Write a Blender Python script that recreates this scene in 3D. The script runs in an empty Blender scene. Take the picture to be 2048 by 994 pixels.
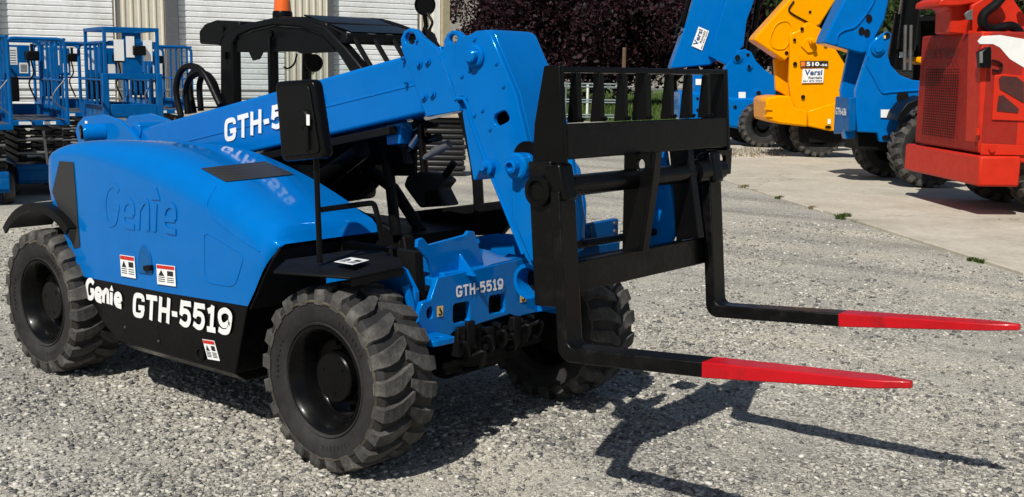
import bpy, bmesh, math, random
import numpy as np
from mathutils import Vector, Matrix
R = math.radians
S = bpy.context.scene
COL = S.collection
random.seed(7); RNG = np.random.default_rng(11)

# ------------------------------------------------------------------ camera
CAM = Vector((3.6496, -4.018, 1.7343)); YAW, PITCH, ROLL, FPX = R(129.8192), R(-8.8597), R(0.9123), 2269.8
_f = Vector((math.cos(PITCH)*math.cos(YAW), math.cos(PITCH)*math.sin(YAW), math.sin(PITCH)))
_r = Vector((math.sin(YAW), -math.cos(YAW), 0)); _u = _r.cross(_f)
RIGHT = math.cos(ROLL)*_r + math.sin(ROLL)*_u; UP = -math.sin(ROLL)*_r + math.cos(ROLL)*_u; FWD = _f
cd = bpy.data.cameras.new('camera'); cam = bpy.data.objects.new('camera', cd); COL.objects.link(cam)
cd.sensor_width = 36; cd.lens = FPX/2048*36; cd.clip_start = .05; cd.clip_end = 3000
M = Matrix((RIGHT, UP, -FWD)).transposed().to_4x4(); M.translation = CAM; cam.matrix_world = M
S.camera = cam
S.render.resolution_x, S.render.resolution_y = 1024, 497

# ------------------------------------------------------------------ light
SUN = Vector((0.2436, -0.8477, 1)).normalized()
w = bpy.data.worlds.new('World'); S.world = w; w.use_nodes = True
nt = w.node_tree; bg = nt.nodes['Background']; sk = nt.nodes.new('ShaderNodeTexSky')
sk.sky_type = 'NISHITA'; sk.sun_disc = False
sk.sun_elevation = math.asin(SUN.z); sk.sun_rotation = math.atan2(SUN.x, SUN.y)
nt.links.new(sk.outputs[0], bg.inputs[0]); bg.inputs[1].default_value = 0.06
ld = bpy.data.lights.new('sun', 'SUN'); ld.energy = 4.8; ld.angle = R(.53); ld.color = (1, .965, .9)
sun = bpy.data.objects.new('sun', ld); COL.objects.link(sun)
sun.rotation_euler = SUN.to_track_quat('Z', 'Y').to_euler(); sun.location = (0, -10, 30)
S.view_settings.view_transform = 'Standard'; S.view_settings.look = 'None'
S.view_settings.gamma = 1; S.view_settings.exposure = 0
S.cycles.max_bounces = 6; S.cycles.transparent_max_bounces = 16

# ------------------------------------------------------------------ pixel -> place (a direction; the plane it meets gives the distance)
def ray(x, y): return FWD + RIGHT*((x-1024)/FPX) + UP*((497-y)/FPX)
def onY(x, y, c): d = ray(x, y); return CAM + d*((c-CAM.y)/d.y)
def onX(x, y, c): d = ray(x, y); return CAM + d*((c-CAM.x)/d.x)
def onZ(x, y, c=0): d = ray(x, y); return CAM + d*((c-CAM.z)/d.z)
def onP(x, y, o, n): d = ray(x, y); return CAM + d*((Vector(o)-CAM).dot(n)/d.dot(n))

# ------------------------------------------------------------------ materials
MAT = {}
def nodes(name):
    m = bpy.data.materials.new(name); m.use_nodes = True; MAT[name] = m
    t = m.node_tree; return m, t, t.nodes['Principled BSDF']
def N(t, kind, **kw):
    n = t.nodes.new(kind)
    for k, v in kw.items():
        if k in n.inputs: n.inputs[k].default_value = v
        else: setattr(n, k, v)
    return n
def ramp(t, src, stops):
    r = t.nodes.new('ShaderNodeValToRGB'); e = r.color_ramp.elements
    while len(e) < len(stops): e.new(.5)
    for i, (p, c) in enumerate(stops): e[i].position = p; e[i].color = (*c, 1)
    t.links.new(src, r.inputs[0]); return r.outputs[0]
def coord(t): return t.nodes.new('ShaderNodeTexCoord').outputs['Object']
def noise(t, scale, detail=4, rough=.6, vec=None):
    n = N(t, 'ShaderNodeTexNoise'); n.inputs['Scale'].default_value = scale; n.inputs['Detail'].default_value = detail; n.inputs['Roughness'].default_value = rough
    t.links.new(vec if vec is not None else coord(t), n.inputs['Vector']); return n.outputs['Fac']
def bump(t, b, src, strength, dist=.01):
    n = N(t, 'ShaderNodeBump'); n.inputs['Strength'].default_value = strength; n.inputs['Distance'].default_value = dist
    t.links.new(src, n.inputs['Height']); t.links.new(n.outputs[0], b.inputs['Normal'])
def paint(name, c, rough=.35, coat=.0, var=.12, metallic=0, spec=.5, stint=None, bs=0, bscale=60, dirt=None, dscale=3.0, damt=(.5,.75)):
    m, t, b = nodes(name)
    f = noise(t, 6)
    lo = tuple(x*(1-var) for x in c); hi = tuple(min(1, x*(1+var)) for x in c)
    col = ramp(t, f, [(.3, lo), (.7, hi)])
    if dirt:
        g = noise(t, dscale, 8, .7)
        mx = N(t, 'ShaderNodeMix', data_type='RGBA'); 
        fr = ramp(t, g, [(damt[0], (0,0,0)), (damt[1], (1,1,1))])
        t.links.new(fr, mx.inputs[0]); t.links.new(col, mx.inputs[6]); mx.inputs[7].default_value = (*dirt, 1); col = mx.outputs[2]
    t.links.new(col, b.inputs['Base Color'])
    rr = ramp(t, noise(t, 14, 6), [(.3, (rough*.8,)*3), (.75, (min(1, rough*1.25),)*3)])
    t.links.new(rr, b.inputs['Roughness'])
    b.inputs['Metallic'].default_value = metallic; b.inputs['Coat Weight'].default_value = coat; b.inputs['Coat Roughness'].default_value = .08
    b.inputs['Specular IOR Level'].default_value = spec
    if stint: b.inputs['Specular Tint'].default_value = (*stint, 1)
    if bs: bump(t, b, noise(t, bscale, 5), bs, .004)
    return m
paint('blue', (.0, .134, .455), .11, .1, .05, bs=.012, bscale=8, spec=.38, dirt=(.003,.142,.445), dscale=2.2, damt=(.5,.8), stint=(.0,.42,1.))
paint('blue_old', (.001, .09, .3), .45, .05, .12, bs=.1, spec=.4, dirt=(.02,.1,.22), stint=(.05,.45,1.))
paint('black', (.003, .003, .0032), .28, .05, .25, bs=.12, bscale=40, spec=.12, dirt=(.008,.0075,.007), damt=(.6,.85))
paint('black_matte', (.005, .005, .0055), .6, 0, .25, bs=.2, bscale=90, spec=.12, dirt=(.014,.0135,.012), damt=(.55,.85))
paint('black_plastic', (.004, .0042, .0045), .42, 0, .2, bs=.15, bscale=220, spec=.16)
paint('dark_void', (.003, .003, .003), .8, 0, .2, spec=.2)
paint('steel', (.42, .42, .43), .35, 0, .1, metallic=1, bs=.1)
paint('steel_dull', (.16, .16, .16), .5, 0, .2, metallic=.6, bs=.2, dirt=(.1,.07,.05))
paint('decal_white', (.82, .82, .8), .4, 0, .03)
paint('decal_black', (.012, .012, .012), .45, 0, .1)
paint('decal_red', (.55, .02, .015), .4, 0, .05)
paint('decal_yellow', (.75, .5, .16), .4, 0, .1)
paint('red_tip', (.46, .002, .007), .4, .12, .15, bs=.4, bscale=14, spec=.35, dirt=(.16,.004,.006), dscale=7, damt=(.56,.74))
paint('yellow', (.84, .325, .0), .35, .05, .05, bs=.05, spec=.25, stint=(1.,.5,.05))
paint('red', (.54, .024, .008), .45, .0, .1, bs=.1, spec=.2, dirt=(.4,.025,.012), damt=(.55,.9))
paint('red_shaded_dusty', (.3, .016, .009), .65, 0, .15, bs=.15, spec=.2, dirt=(.2,.024,.016), damt=(.45,.8))  # red of the rear face, its shade put into the base colour, dirt mottled over
paint('orange_lens', (.8, .13, .01), .2, .5, .1)
paint('pipe_black', (.008, .008, .009), .4, 0, .2, bs=.1)
paint('wood', (.42, .33, .22), .8, 0, .2, bs=.3)
paint('gate_metal', (.16, .2, .2), .5, 0, .15, metallic=.3)
paint('white_paint', (.75, .75, .73), .5, 0, .06)
paint('wall_metal', (.62, .575, .47), .5, 0, .06, bs=.05, bscale=4)
paint('door_metal', (.8, .815, .82), .45, 0, .07, bs=.05, bscale=3, dirt=(.56,.545,.5), dscale=.8, damt=(.48,.8))
paint('jamb', (.1, .104, .115), .6, 0, .1)
paint('post_tan', (.36, .31, .2), .7, 0, .15)
paint('bark', (.05, .038, .03), .9, 0, .4, bs=.8, bscale=12)
paint('bark_brown', (.12, .07, .045), .9, 0, .3, bs=.6, bscale=12)
paint('rail_dark', (.16, .155, .15), .6, 0, .2)
paint('dash_grey', (.03,.03,.032), .6, 0, .15, spec=.25)
paint('maroon', (.16,.012,.01), .7, 0, .2)
paint('red_mesh', (.05,.008,.006), .7, 0, .3, bs=.6, bscale=60)
paint('orange_badge', (.8,.2,.02), .4, 0, .05)

def rubber():
    m, t, b = nodes('rubber')
    c = ramp(t, noise(t, 5, 8, .7), [(.35, (.014,.0135,.013)), (.6, (.03,.029,.028)), (.8, (.06,.056,.05))])
    t.links.new(c, b.inputs['Base Color']); b.inputs['Roughness'].default_value = .72; b.inputs['Specular IOR Level'].default_value = .3
    bump(t, b, noise(t, 70, 6), .35, .006)
    m, t, b = nodes('tread_rubber')
    c = ramp(t, noise(t, 9, 8, .75), [(.32, (.03,.029,.0275)), (.52, (.07,.067,.062)), (.72, (.17,.16,.14))])
    t.links.new(c, b.inputs['Base Color']); b.inputs['Roughness'].default_value = .85; b.inputs['Specular IOR Level'].default_value = .25
    bump(t, b, noise(t, 60, 6), .5, .008)
    m, t, b = nodes('rubber_dusty')
    c = ramp(t, noise(t, 12, 8, .75), [(.38, (.03,.028,.025)), (.55, (.085,.072,.052)), (.75, (.17,.14,.095))])
    t.links.new(c, b.inputs['Base Color']); b.inputs['Roughness'].default_value = .9; b.inputs['Specular IOR Level'].default_value = .15
rubber()
def scuffed(name):       # black paint rubbed thin in streaks and specks
    m, t, b = nodes(name)
    mp_ = N(t, 'ShaderNodeMapping'); mp_.inputs['Scale'].default_value = (5, 12, 5); t.links.new(coord(t), mp_.inputs[0])
    f = noise(t, 3, 9, .72, mp_.outputs[0]); c = ramp(t, f, [(.5, (.003,.003,.0032)), (.66, (.008,.0075,.007)), (.75, (.04,.036,.032)), (.86, (.1,.09,.075))])
    t.links.new(c, b.inputs['Base Color']); t.links.new(ramp(t, f, [(.4, (.26,)*3), (.8, (.6,)*3)]), b.inputs['Roughness'])
    b.inputs['Specular IOR Level'].default_value = .18; bump(t, b, noise(t, 30, 5), .15, .004)
scuffed('fork_black')
def glassy(name, tint=(.75,.8,.8), rough=.02, alpha=.9):
    m, t, b = nodes(name); o = t.nodes['Material Output']
    tr = N(t, 'ShaderNodeBsdfTransparent'); tr.inputs[0].default_value = (*tint, 1)
    g = N(t, 'ShaderNodeBsdfGlossy'); g.inputs['Roughness'].default_value = rough
    fr = N(t, 'ShaderNodeLayerWeight'); fr.inputs[0].default_value = .12
    mx = N(t, 'ShaderNodeMixShader'); t.links.new(fr.outputs[0], mx.inputs[0]); t.links.new(tr.outputs[0], mx.inputs[1]); t.links.new(g.outputs[0], mx.inputs[2])
    t.links.new(mx.outputs[0], o.inputs[0]); return m
glassy('cab_glass'); glassy('dark_glass', (.12,.14,.14))
def leafmat(name, stops, trans=.25):
    m, t, b = nodes(name); g = t.nodes.new('ShaderNodeNewGeometry')
    c = ramp(t, g.outputs['Random Per Island'], stops); t.links.new(c, b.inputs['Base Color'])
    b.inputs['Roughness'].default_value = .6; b.inputs['Specular IOR Level'].default_value = .3
    o = t.nodes['Material Output']; tl = N(t, 'ShaderNodeBsdfTranslucent'); t.links.new(c, tl.inputs[0])
    mx = N(t, 'ShaderNodeMixShader'); mx.inputs[0].default_value = trans
    t.links.new(b.outputs[0], mx.inputs[1]); t.links.new(tl.outputs[0], mx.inputs[2]); t.links.new(mx.outputs[0], o.inputs[0])
leafmat('leaf_purple', [(0, (.008,.0035,.006)), (.6, (.022,.0075,.012)), (1, (.058,.017,.025))], .25)
leafmat('leaf_green', [(0, (.016,.03,.008)), (.6, (.035,.06,.014)), (1, (.075,.11,.03))])
leafmat('weed_leaf', [(0, (.03,.06,.012)), (.7, (.06,.1,.02)), (1, (.2,.18,.07))])
leafmat('dry_stalk', [(0, (.2,.16,.09)), (1, (.34,.28,.17))])
leafmat('grass_blade', [(0, (.035,.075,.012)), (.6, (.07,.125,.02)), (1, (.17,.2,.06))])
def ground_mats():
    m, t, b = nodes('gravel_ground')
    v = N(t, 'ShaderNodeTexVoronoi'); v.inputs['Scale'].default_value = 80; v.inputs['Randomness'].default_value = 1; t.links.new(coord(t), v.inputs['Vector'])
    sep = N(t, 'ShaderNodeSeparateColor'); t.links.new(v.outputs['Color'], sep.inputs[0])
    c1 = ramp(t, sep.outputs[0], [(.0, (.07,.068,.062)), (.3, (.25,.24,.212)), (.7, (.48,.46,.405)), (1, (.78,.75,.67))])
    v2 = N(t, 'ShaderNodeTexVoronoi'); v2.inputs['Scale'].default_value = 230; t.links.new(coord(t), v2.inputs['Vector'])
    s2 = N(t, 'ShaderNodeSeparateColor'); t.links.new(v2.outputs['Color'], s2.inputs[0])
    c2 = ramp(t, s2.outputs[0], [(0, (.1,.096,.086)), (.6, (.39,.375,.33)), (1, (.74,.71,.63))])
    mx = N(t, 'ShaderNodeMix', data_type='RGBA'); k = ramp(t, noise(t, .9, 5), [(.42, (.15,)*3), (.6, (.85,)*3)])
    t.links.new(k, mx.inputs[0]); t.links.new(c1, mx.inputs[6]); t.links.new(c2, mx.inputs[7])
    tint = ramp(t, noise(t, .5, 7, .68), [(.3, (.7,.7,.72)), (.5, (.95,.94,.92)), (.68, (1.12,1.09,1.02))])
    mu = N(t, 'ShaderNodeMix', data_type='RGBA', blend_type='MULTIPLY'); mu.inputs[0].default_value = 1
    t.links.new(mx.outputs[2], mu.inputs[6]); t.links.new(tint, mu.inputs[7])
    mp_ = N(t, 'ShaderNodeMapping'); mp_.inputs['Rotation'].default_value = (0, 0, R(25)); mp_.inputs['Scale'].default_value = (.12, 1.1, 1); t.links.new(coord(t), mp_.inputs[0])
    trk = ramp(t, noise(t, 1.3, 6, .6, mp_.outputs[0]), [(.36, (.74,.73,.72)), (.5, (.98,.98,.97)), (.66, (1.12,1.1,1.05))])
    mv = N(t, 'ShaderNodeMix', data_type='RGBA', blend_type='MULTIPLY'); mv.inputs[0].default_value = 1; t.links.new(mu.outputs[2], mv.inputs[6]); t.links.new(trk, mv.inputs[7]); t.links.new(mv.outputs[2], b.inputs['Base Color'])
    b.inputs['Roughness'].default_value = .9; b.inputs['Specular IOR Level'].default_value = .2
    ad = N(t, 'ShaderNodeMath', operation='ADD'); t.links.new(v.outputs['Distance'], ad.inputs[0]); t.links.new(v2.outputs['Distance'], ad.inputs[1])
    bump(t, b, ad.outputs[0], -1, .02)
    b.inputs['Normal']
    m, t, b = nodes('stone'); g = t.nodes.new('ShaderNodeNewGeometry')
    c = ramp(t, g.outputs['Random Per Island'], [(0, (.09,.09,.095)), (.22, (.2,.192,.175)), (.55, (.36,.34,.292)), (.85, (.48,.455,.395)), (1, (.64,.615,.55))])
    t.links.new(c, b.inputs['Base Color']); b.inputs['Roughness'].default_value = .85; b.inputs['Specular IOR Level'].default_value = .25
    m, t, b = nodes('concrete')
    c = ramp(t, noise(t, .8, 8, .7), [(.3, (.42,.38,.3)), (.55, (.52,.475,.385)), (.75, (.61,.56,.46))])
    st = ramp(t, noise(t, 14, 6, .7), [(.35, (.82,.81,.79)), (.6, (1,1,1))])
    mu = N(t, 'ShaderNodeMix', data_type='RGBA', blend_type='MULTIPLY'); mu.inputs[0].default_value = 1
    t.links.new(c, mu.inputs[6]); t.links.new(st, mu.inputs[7]); t.links.new(mu.outputs[2], b.inputs['Base Color'])
    ck = N(t, 'ShaderNodeTexVoronoi', feature='DISTANCE_TO_EDGE'); ck.inputs['Scale'].default_value = .16; ck.inputs['Randomness'].default_value = 1
    wv = N(t, 'ShaderNodeMapping'); nz = N(t, 'ShaderNodeTexNoise'); nz.inputs['Scale'].default_value = 1.6; t.links.new(coord(t), nz.inputs['Vector'])
    va = N(t, 'ShaderNodeVectorMath', operation='ADD'); t.links.new(coord(t), va.inputs[0]); t.links.new(nz.outputs['Color'], va.inputs[1]); t.links.new(va.outputs[0], ck.inputs['Vector'])
    cr = ramp(t, ck.outputs['Distance'], [(.0, (.6,.57,.52)), (.003, (1,1,1))])
    sta = ramp(t, noise(t, .45, 8, .7), [(.52, (1,1,1)), (.72, (.74,.72,.68))])
    m2 = N(t, 'ShaderNodeMix', data_type='RGBA', blend_type='MULTIPLY'); m2.inputs[0].default_value = 1; t.links.new(mu.outputs[2], m2.inputs[6]); t.links.new(cr, m2.inputs[7])
    m3 = N(t, 'ShaderNodeMix', data_type='RGBA', blend_type='MULTIPLY'); m3.inputs[0].default_value = 1; t.links.new(m2.outputs[2], m3.inputs[6]); t.links.new(sta, m3.inputs[7]); t.links.new(m3.outputs[2], b.inputs['Base Color'])
    b.inputs['Roughness'].default_value = .85; bump(t, b, noise(t, 30, 6), .3, .01)
    m, t, b = nodes('lawn')
    c = ramp(t, noise(t, 1.4, 8, .75), [(.3, (.04,.075,.014)), (.55, (.085,.135,.025)), (.75, (.16,.19,.06))])
    t.links.new(c, b.inputs['Base Color']); b.inputs['Roughness'].default_value = .9; bump(t, b, noise(t, 20, 5), .8, .05)
    m, t, b = nodes('asphalt')
    c = ramp(t, noise(t, 2, 6), [(.3, (.13,.13,.13)), (.7, (.19,.188,.18))]); t.links.new(c, b.inputs['Base Color']); b.inputs['Roughness'].default_value = .9
    m, t, b = nodes('hill_rock')
    c = ramp(t, noise(t, .05, 12, .75), [(.3, (.1,.09,.075)), (.5, (.2,.18,.155)), (.7, (.26,.235,.2))])
    sp = ramp(t, noise(t, .6, 6, .8), [(.5, (1,1,1)), (.66, (.35,.36,.3))])
    mu = N(t, 'ShaderNodeMix', data_type='RGBA', blend_type='MULTIPLY'); mu.inputs[0].default_value = 1
    t.links.new(c, mu.inputs[6]); t.links.new(sp, mu.inputs[7]); t.links.new(mu.outputs[2], b.inputs['Base Color'])
    b.inputs['Roughness'].default_value = .95
    m, t, b = nodes('engine_mesh')   # fine perforated sheet
    ck = N(t, 'ShaderNodeTexVoronoi'); ck.inputs['Scale'].default_value = 90; ck.inputs['Randomness'].default_value = 0; t.links.new(coord(t), ck.inputs['Vector'])
    c = ramp(t, ck.outputs['Distance'], [(.3, (.004,.004,.004)), (.45, (.025,.025,.026))]); t.links.new(c, b.inputs['Base Color']); b.inputs['Roughness'].default_value = .55
ground_mats()

# ------------------------------------------------------------------ mesh tools
WORLD = {}
def wm(o): return WORLD.get(o.name, Matrix.Identity(4))
def link(o, parent=None, world=None):
    COL.objects.link(o)
    WORLD[o.name] = world.copy() if world is not None else Matrix.Identity(4)
    if world is not None and parent is None: o.matrix_world = world
    if parent is not None:
        o.parent = parent; o.matrix_parent_inverse = wm(parent).inverted()
        o.matrix_basis = WORLD[o.name]
    return o
def thing(name, label, cat, loc=(0, 0, 0), group=None):
    o = bpy.data.objects.new(name, None); o.empty_display_size = .1
    link(o, None, Matrix.Translation(Vector(loc))); tag(o, label, cat, group); return o
def tag(o, label=None, cat=None, group=None, kind=None):
    if label: o['label'] = label
    if cat: o['category'] = cat
    if group: o['group'] = group
    if kind: o['kind'] = kind
    return o
def frame_of(axis):
    a = Vector(axis).normalized(); h = Vector((0, 0, 1)) if abs(a.z) < .9 else Vector((1, 0, 0))
    x = h.cross(a).normalized(); return x, a.cross(x), a

class MB:
    def __init__(s, xf=None): s.bm = bmesh.new(); s.xf = xf
    def v(s, p):
        p = Vector(p); return s.bm.verts.new(s.xf @ p if s.xf else p)
    def face(s, vs):
        try: return s.bm.faces.new(vs)
        except ValueError: return None
    def box(s, lo, hi, m=None):
        lo, hi = Vector(lo), Vector(hi); P = [(lo.x,lo.y,lo.z),(hi.x,lo.y,lo.z),(hi.x,hi.y,lo.z),(lo.x,hi.y,lo.z),(lo.x,lo.y,hi.z),(hi.x,lo.y,hi.z),(hi.x,hi.y,hi.z),(lo.x,hi.y,hi.z)]
        vs = [s.v(m @ Vector(p) if m else p) for p in P]
        for f in ((3,2,1,0),(4,5,6,7),(0,1,5,4),(1,2,6,5),(2,3,7,6),(3,0,4,7)): s.face([vs[i] for i in f])
        return s
    def hexa(s, b, t):           # two quads (bottom loop, top loop)
        B = [s.v(p) for p in b]; T = [s.v(p) for p in t]; n = len(B)
        s.face(B[::-1]); s.face(T)
        for i in range(n): s.face([B[i], B[(i+1) % n], T[(i+1) % n], T[i]])
        return s
    def bar(s, a, b, w, h, up=(0, 0, 1)):
        a, b = Vector(a), Vector(b); d = (b-a).normalized(); up = Vector(up)
        if abs(d.dot(up)) > .95: up = Vector((1, 0, 0))
        x = d.cross(up).normalized(); y = x.cross(d)
        q = [x*w/2*i + y*h/2*j for i, j in ((-1,-1),(1,-1),(1,1),(-1,1))]
        return s.hexa([a+k for k in q], [b+k for k in q])
    def prism(s, pts, vec, holes=()):
        vec = Vector(vec)
        if not holes: return s.hexa(pts, [Vector(p)+vec for p in pts])
        b2 = bmesh.new(); E = []
        for loop in (pts, *holes):
            vs = [b2.verts.new(Vector(p)) for p in loop]
            E += [b2.edges.new((vs[i], vs[(i+1) % len(vs)])) for i in range(len(vs))]
        bmesh.ops.triangle_fill(b2, use_beauty=True, use_dissolve=False, edges=E)
        b2.verts.index_update()
        va = [s.v(x.co) for x in b2.verts]; vb = [s.v(x.co+vec) for x in b2.verts]
        for f in b2.faces:
            i = [x.index for x in f.verts]; s.face([va[k] for k in i[::-1]]); s.face([vb[k] for k in i])
        for e in b2.edges:
            if len(e.link_faces) == 1:
                i, j = e.verts[0].index, e.verts[1].index; s.face([va[i], va[j], vb[j], vb[i]])
        b2.free(); return s
    def ring(s, c, x, y, r, n): return [s.v(Vector(c)+x*math.cos(2*math.pi*i/n)*r+y*math.sin(2*math.pi*i/n)*r) for i in range(n)]
    def cyl(s, a, b, r, n=20, r2=None, caps=True):
        a, b = Vector(a), Vector(b); x, y, _ = frame_of(b-a)
        A = s.ring(a, x, y, r, n); B = s.ring(b, x, y, r if r2 is None else r2, n)
        for i in range(n): s.face([A[i], A[(i+1) % n], B[(i+1) % n], B[i]])
        if caps: s.face(A[::-1]); s.face(B)
        return s
    def tube(s, path, r, n=10, closed=False, radii=None):
        P = [Vector(p) for p in path]; m = len(P); rings = []; x = None
        for i in range(m):
            if closed: d = P[(i+1) % m]-P[i-1]
            else: d = P[min(i+1, m-1)]-P[max(i-1, 0)]
            d.normalize()
            if x is None: x = frame_of(d)[0]
            x = (x-d*x.dot(d)).normalized(); y = d.cross(x)
            rings.append(s.ring(P[i], x, y, radii[i] if radii else r, n))
        for k in range(m if closed else m-1):
            A, B = rings[k], rings[(k+1) % m]
            for i in range(n): s.face([A[i], A[(i+1) % n], B[(i+1) % n], B[i]])
        if not closed: s.face(rings[0][::-1]); s.face(rings[-1])
        return s
    def lathe(s, prof, o, axis, n=40, close=False):
        x, y, a = frame_of(axis); o = Vector(o); rings = []
        for r, h in prof:
            rings.append(s.ring(o+a*h, x, y, max(r, 1e-4), n))
        for A, B in zip(rings, rings[1:] + ([rings[0]] if close else [])):
            for i in range(n): s.face([A[i], A[(i+1) % n], B[(i+1) % n], B[i]])
        if not close: s.face(rings[0][::-1]); s.face(rings[-1])
        return s
    def quad(s, *p): s.face([s.v(q) for q in p]); return s
    def bevel(s, test, off, seg=4):
        s.bm.edges.ensure_lookup_table()
        E = [e for e in s.bm.edges if len(e.link_faces) == 2 and test(e)]
        bmesh.ops.bevel(s.bm, geom=E, offset=off, segments=seg, affect='EDGES', profile=.5, clamp_overlap=True); return s
    def mesh(s, name, smooth=35, recalc=True):
        if recalc: bmesh.ops.recalc_face_normals(s.bm, faces=s.bm.faces[:])
        me = bpy.data.meshes.new(name); s.bm.to_mesh(me); s.bm.free()
        if smooth:
            for p in me.polygons: p.use_smooth = True
            me.set_sharp_from_angle(angle=R(smooth))
        return me
    def build(s, name, mat, parent=None, smooth=35, bev=0, seg=2, world=None, recalc=True):
        me = s.mesh(name, smooth, recalc); me.materials.append(MAT[mat])
        o = bpy.data.objects.new(name, me); link(o, parent, world)
        if bev:
            md = o.modifiers.new('bevel', 'BEVEL'); md.width = bev; md.segments = seg; md.limit_method = 'ANGLE'; md.angle_limit = R(40); md.harden_normals = False
        return o
def rounded(pts, r, n=5):
    """round the corners of a closed polygon of 3-D points"""
    P = [Vector(p) for p in pts]; out = []
    for i, p in enumerate(P):
        a, b = P[i-1], P[(i+1) % len(P)]; da, db = (a-p), (b-p); k = min(r, da.length*.48, db.length*.48)
        A, B = p+da.normalized()*k, p+db.normalized()*k
        for j in range(n+1):
            t = j/n; out.append(A*(1-t)**2 + p*2*t*(1-t) + B*t*t)
    return out
def circle(c, x, y, r, n=20, ry=None): return [Vector(c)+Vector(x)*math.cos(2*math.pi*i/n)*r+Vector(y)*math.sin(2*math.pi*i/n)*(ry or r) for i in range(n)]
def spline(pts, n=8):
    P = [Vector(p) for p in pts]; P = [2*P[0]-P[1]] + P + [2*P[-1]-P[-2]]; out = []
    for i in range(1, len(P)-2):
        for j in range(n):
            t = j/n; a, b, c, d = P[i-1:i+3]
            out.append(.5*((2*b)+(c-a)*t+(2*a-5*b+4*c-d)*t*t+(3*b-a-3*c+d)*t**3))
    out.append(P[-2]); return out
_txt = {}
def text_outline(body, bold):
    if (body, bold) in _txt: return _txt[body, bold]
    cu = bpy.data.curves.new('t', 'FONT'); cu.body = body; cu.size = 1; cu.offset = bold; cu.extrude = 0; cu.resolution_u = 4
    cu.space_character = 1 + bold*1.2
    ob = bpy.data.objects.new('t', cu); COL.objects.link(ob)
    dg = bpy.context.evaluated_depsgraph_get(); me = bpy.data.meshes.new_from_object(ob.evaluated_get(dg))
    vs = np.array([v.co[:2] for v in me.vertices]); fs = [tuple(p.vertices) for p in me.polygons]
    lo, hi = vs.min(0), vs.max(0); vs = (vs-lo)/(hi-lo)
    bpy.data.objects.remove(ob); bpy.data.meshes.remove(me); bpy.data.curves.remove(cu)
    _txt[body, bold] = (vs, fs); return vs, fs
def text(name, body, bl, br, tl, mat, parent, lift=.002, bold=.03, nrm=None):
    """flat lettering stretched over the parallelogram bl-br-tl, lifted off its surface"""
    bl, br, tl = Vector(bl), Vector(br), Vector(tl); u, v = br-bl, tl-bl
    n = u.cross(v).normalized()
    vs, fs = text_outline(body, bold)
    me = bpy.data.meshes.new(name); me.from_pydata([bl+u*float(a)+v*float(b)+n*lift for a, b in vs], [], fs); me.materials.append(MAT[mat])
    o = bpy.data.objects.new(name, me); return link(o, parent)
def strokes(name, paths, width, bl, br, tl, mat, parent, lift=.002, thick=0, smooth=4):
    """ribbon lettering from 2-D strokes in a unit box"""
    bl, br, tl = Vector(bl), Vector(br), Vector(tl); u, v = br-bl, tl-bl; n = u.cross(v).normalized(); b = MB()
    for k, path in enumerate(paths):
        lf = lift + k*.0004
        if path and path[0] == 'fill':
            q = [bl+u*a+v*c+n*lf for a, c in path[1:]]
            if thick: b.prism(q, n*thick)
            else: b.face([b.v(p) for p in q])
            continue
        P = [bl+u*a+v*c+n*lf for a, c in path]
        if smooth and len(P) > 2: P = spline(P, smooth)
        L, Q = [], []
        for i, p in enumerate(P):
            d = P[min(i+1, len(P)-1)]-P[max(i-1, 0)]; s_ = n.cross(d).normalized()*width/2
            L.append(p+s_); Q.append(p-s_)
        for i in range(len(P)-1):
            if thick: b.hexa([L[i], Q[i], Q[i+1], L[i+1]], [x+n*thick for x in (L[i], Q[i], Q[i+1], L[i+1])])
            else: b.quad(L[i], Q[i], Q[i+1], L[i+1])
    return b.build(name, mat, parent, smooth=30)
LOGO = [[(.22,.84),(.16,.97),(.09,.93),(.045,.75),(.035,.45),(.07,.14),(.13,.07),(.19,.16),(.215,.5)],[(.14,.47),(.24,.47)],
        [(.3,.33),(.43,.33)],[(.43,.33),(.415,.55),(.365,.64),(.305,.55),(.29,.3),(.33,.1),(.45,.06)],
        [(.5,.02),(.5,.62)], [(.51,.5),(.56,.66),(.61,.6),(.625,.02)],
        [(.71,.02),(.71,.64)], ['fill',(.655,.72),(.765,.72),(.71,1.0)],
        [(.83,.33),(.96,.33)],[(.96,.33),(.945,.55),(.895,.64),(.835,.55),(.82,.3),(.86,.1),(.98,.06)]]
def warn_label(bl, br, tl, parent, name='warning_label', header='decal_red', rows=3):
    """white safety sticker: coloured header, pictogram, small print bars"""
    bl, br, tl = Vector(bl), Vector(br), Vector(tl); u, v = br-bl, tl-bl; n = u.cross(v).normalized()
    P = lambda a, b_, k: bl+u*a+v*b_+n*k
    o = MB().prism([P(0,0,.0005), P(1,0,.0005), P(1,1,.0005), P(0,1,.0005)], n*.001).build(name, 'decal_white', parent, smooth=0)
    if header: MB().quad(P(.03,.8,.003), P(.97,.8,.003), P(.97,.97,.003), P(.03,.97,.003)).build('header_band', header, o, smooth=0)
    m = MB(); m.face([m.v(P(a, b_, .003)) for a, b_ in ((.1,.45),(.42,.45),(.26,.74))]).normal_update()
    m.quad(P(.58,.48,.003), P(.9,.48,.003), P(.9,.72,.003), P(.58,.72,.003)).build('pictogram', 'decal_black', o, smooth=0)
    m = MB()
    for i in range(rows):
        y = .36-i*.3/rows; m.quad(P(.08,y,.003), P(.44,y,.003), P(.44,y+.035,.003), P(.08,y+.035,.003)); m.quad(P(.55,y,.003), P(.92,y,.003), P(.92,y+.035,.003), P(.55,y+.035,.003))
    m.build('lettering', 'decal_black', o, smooth=0)
    return o

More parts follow.
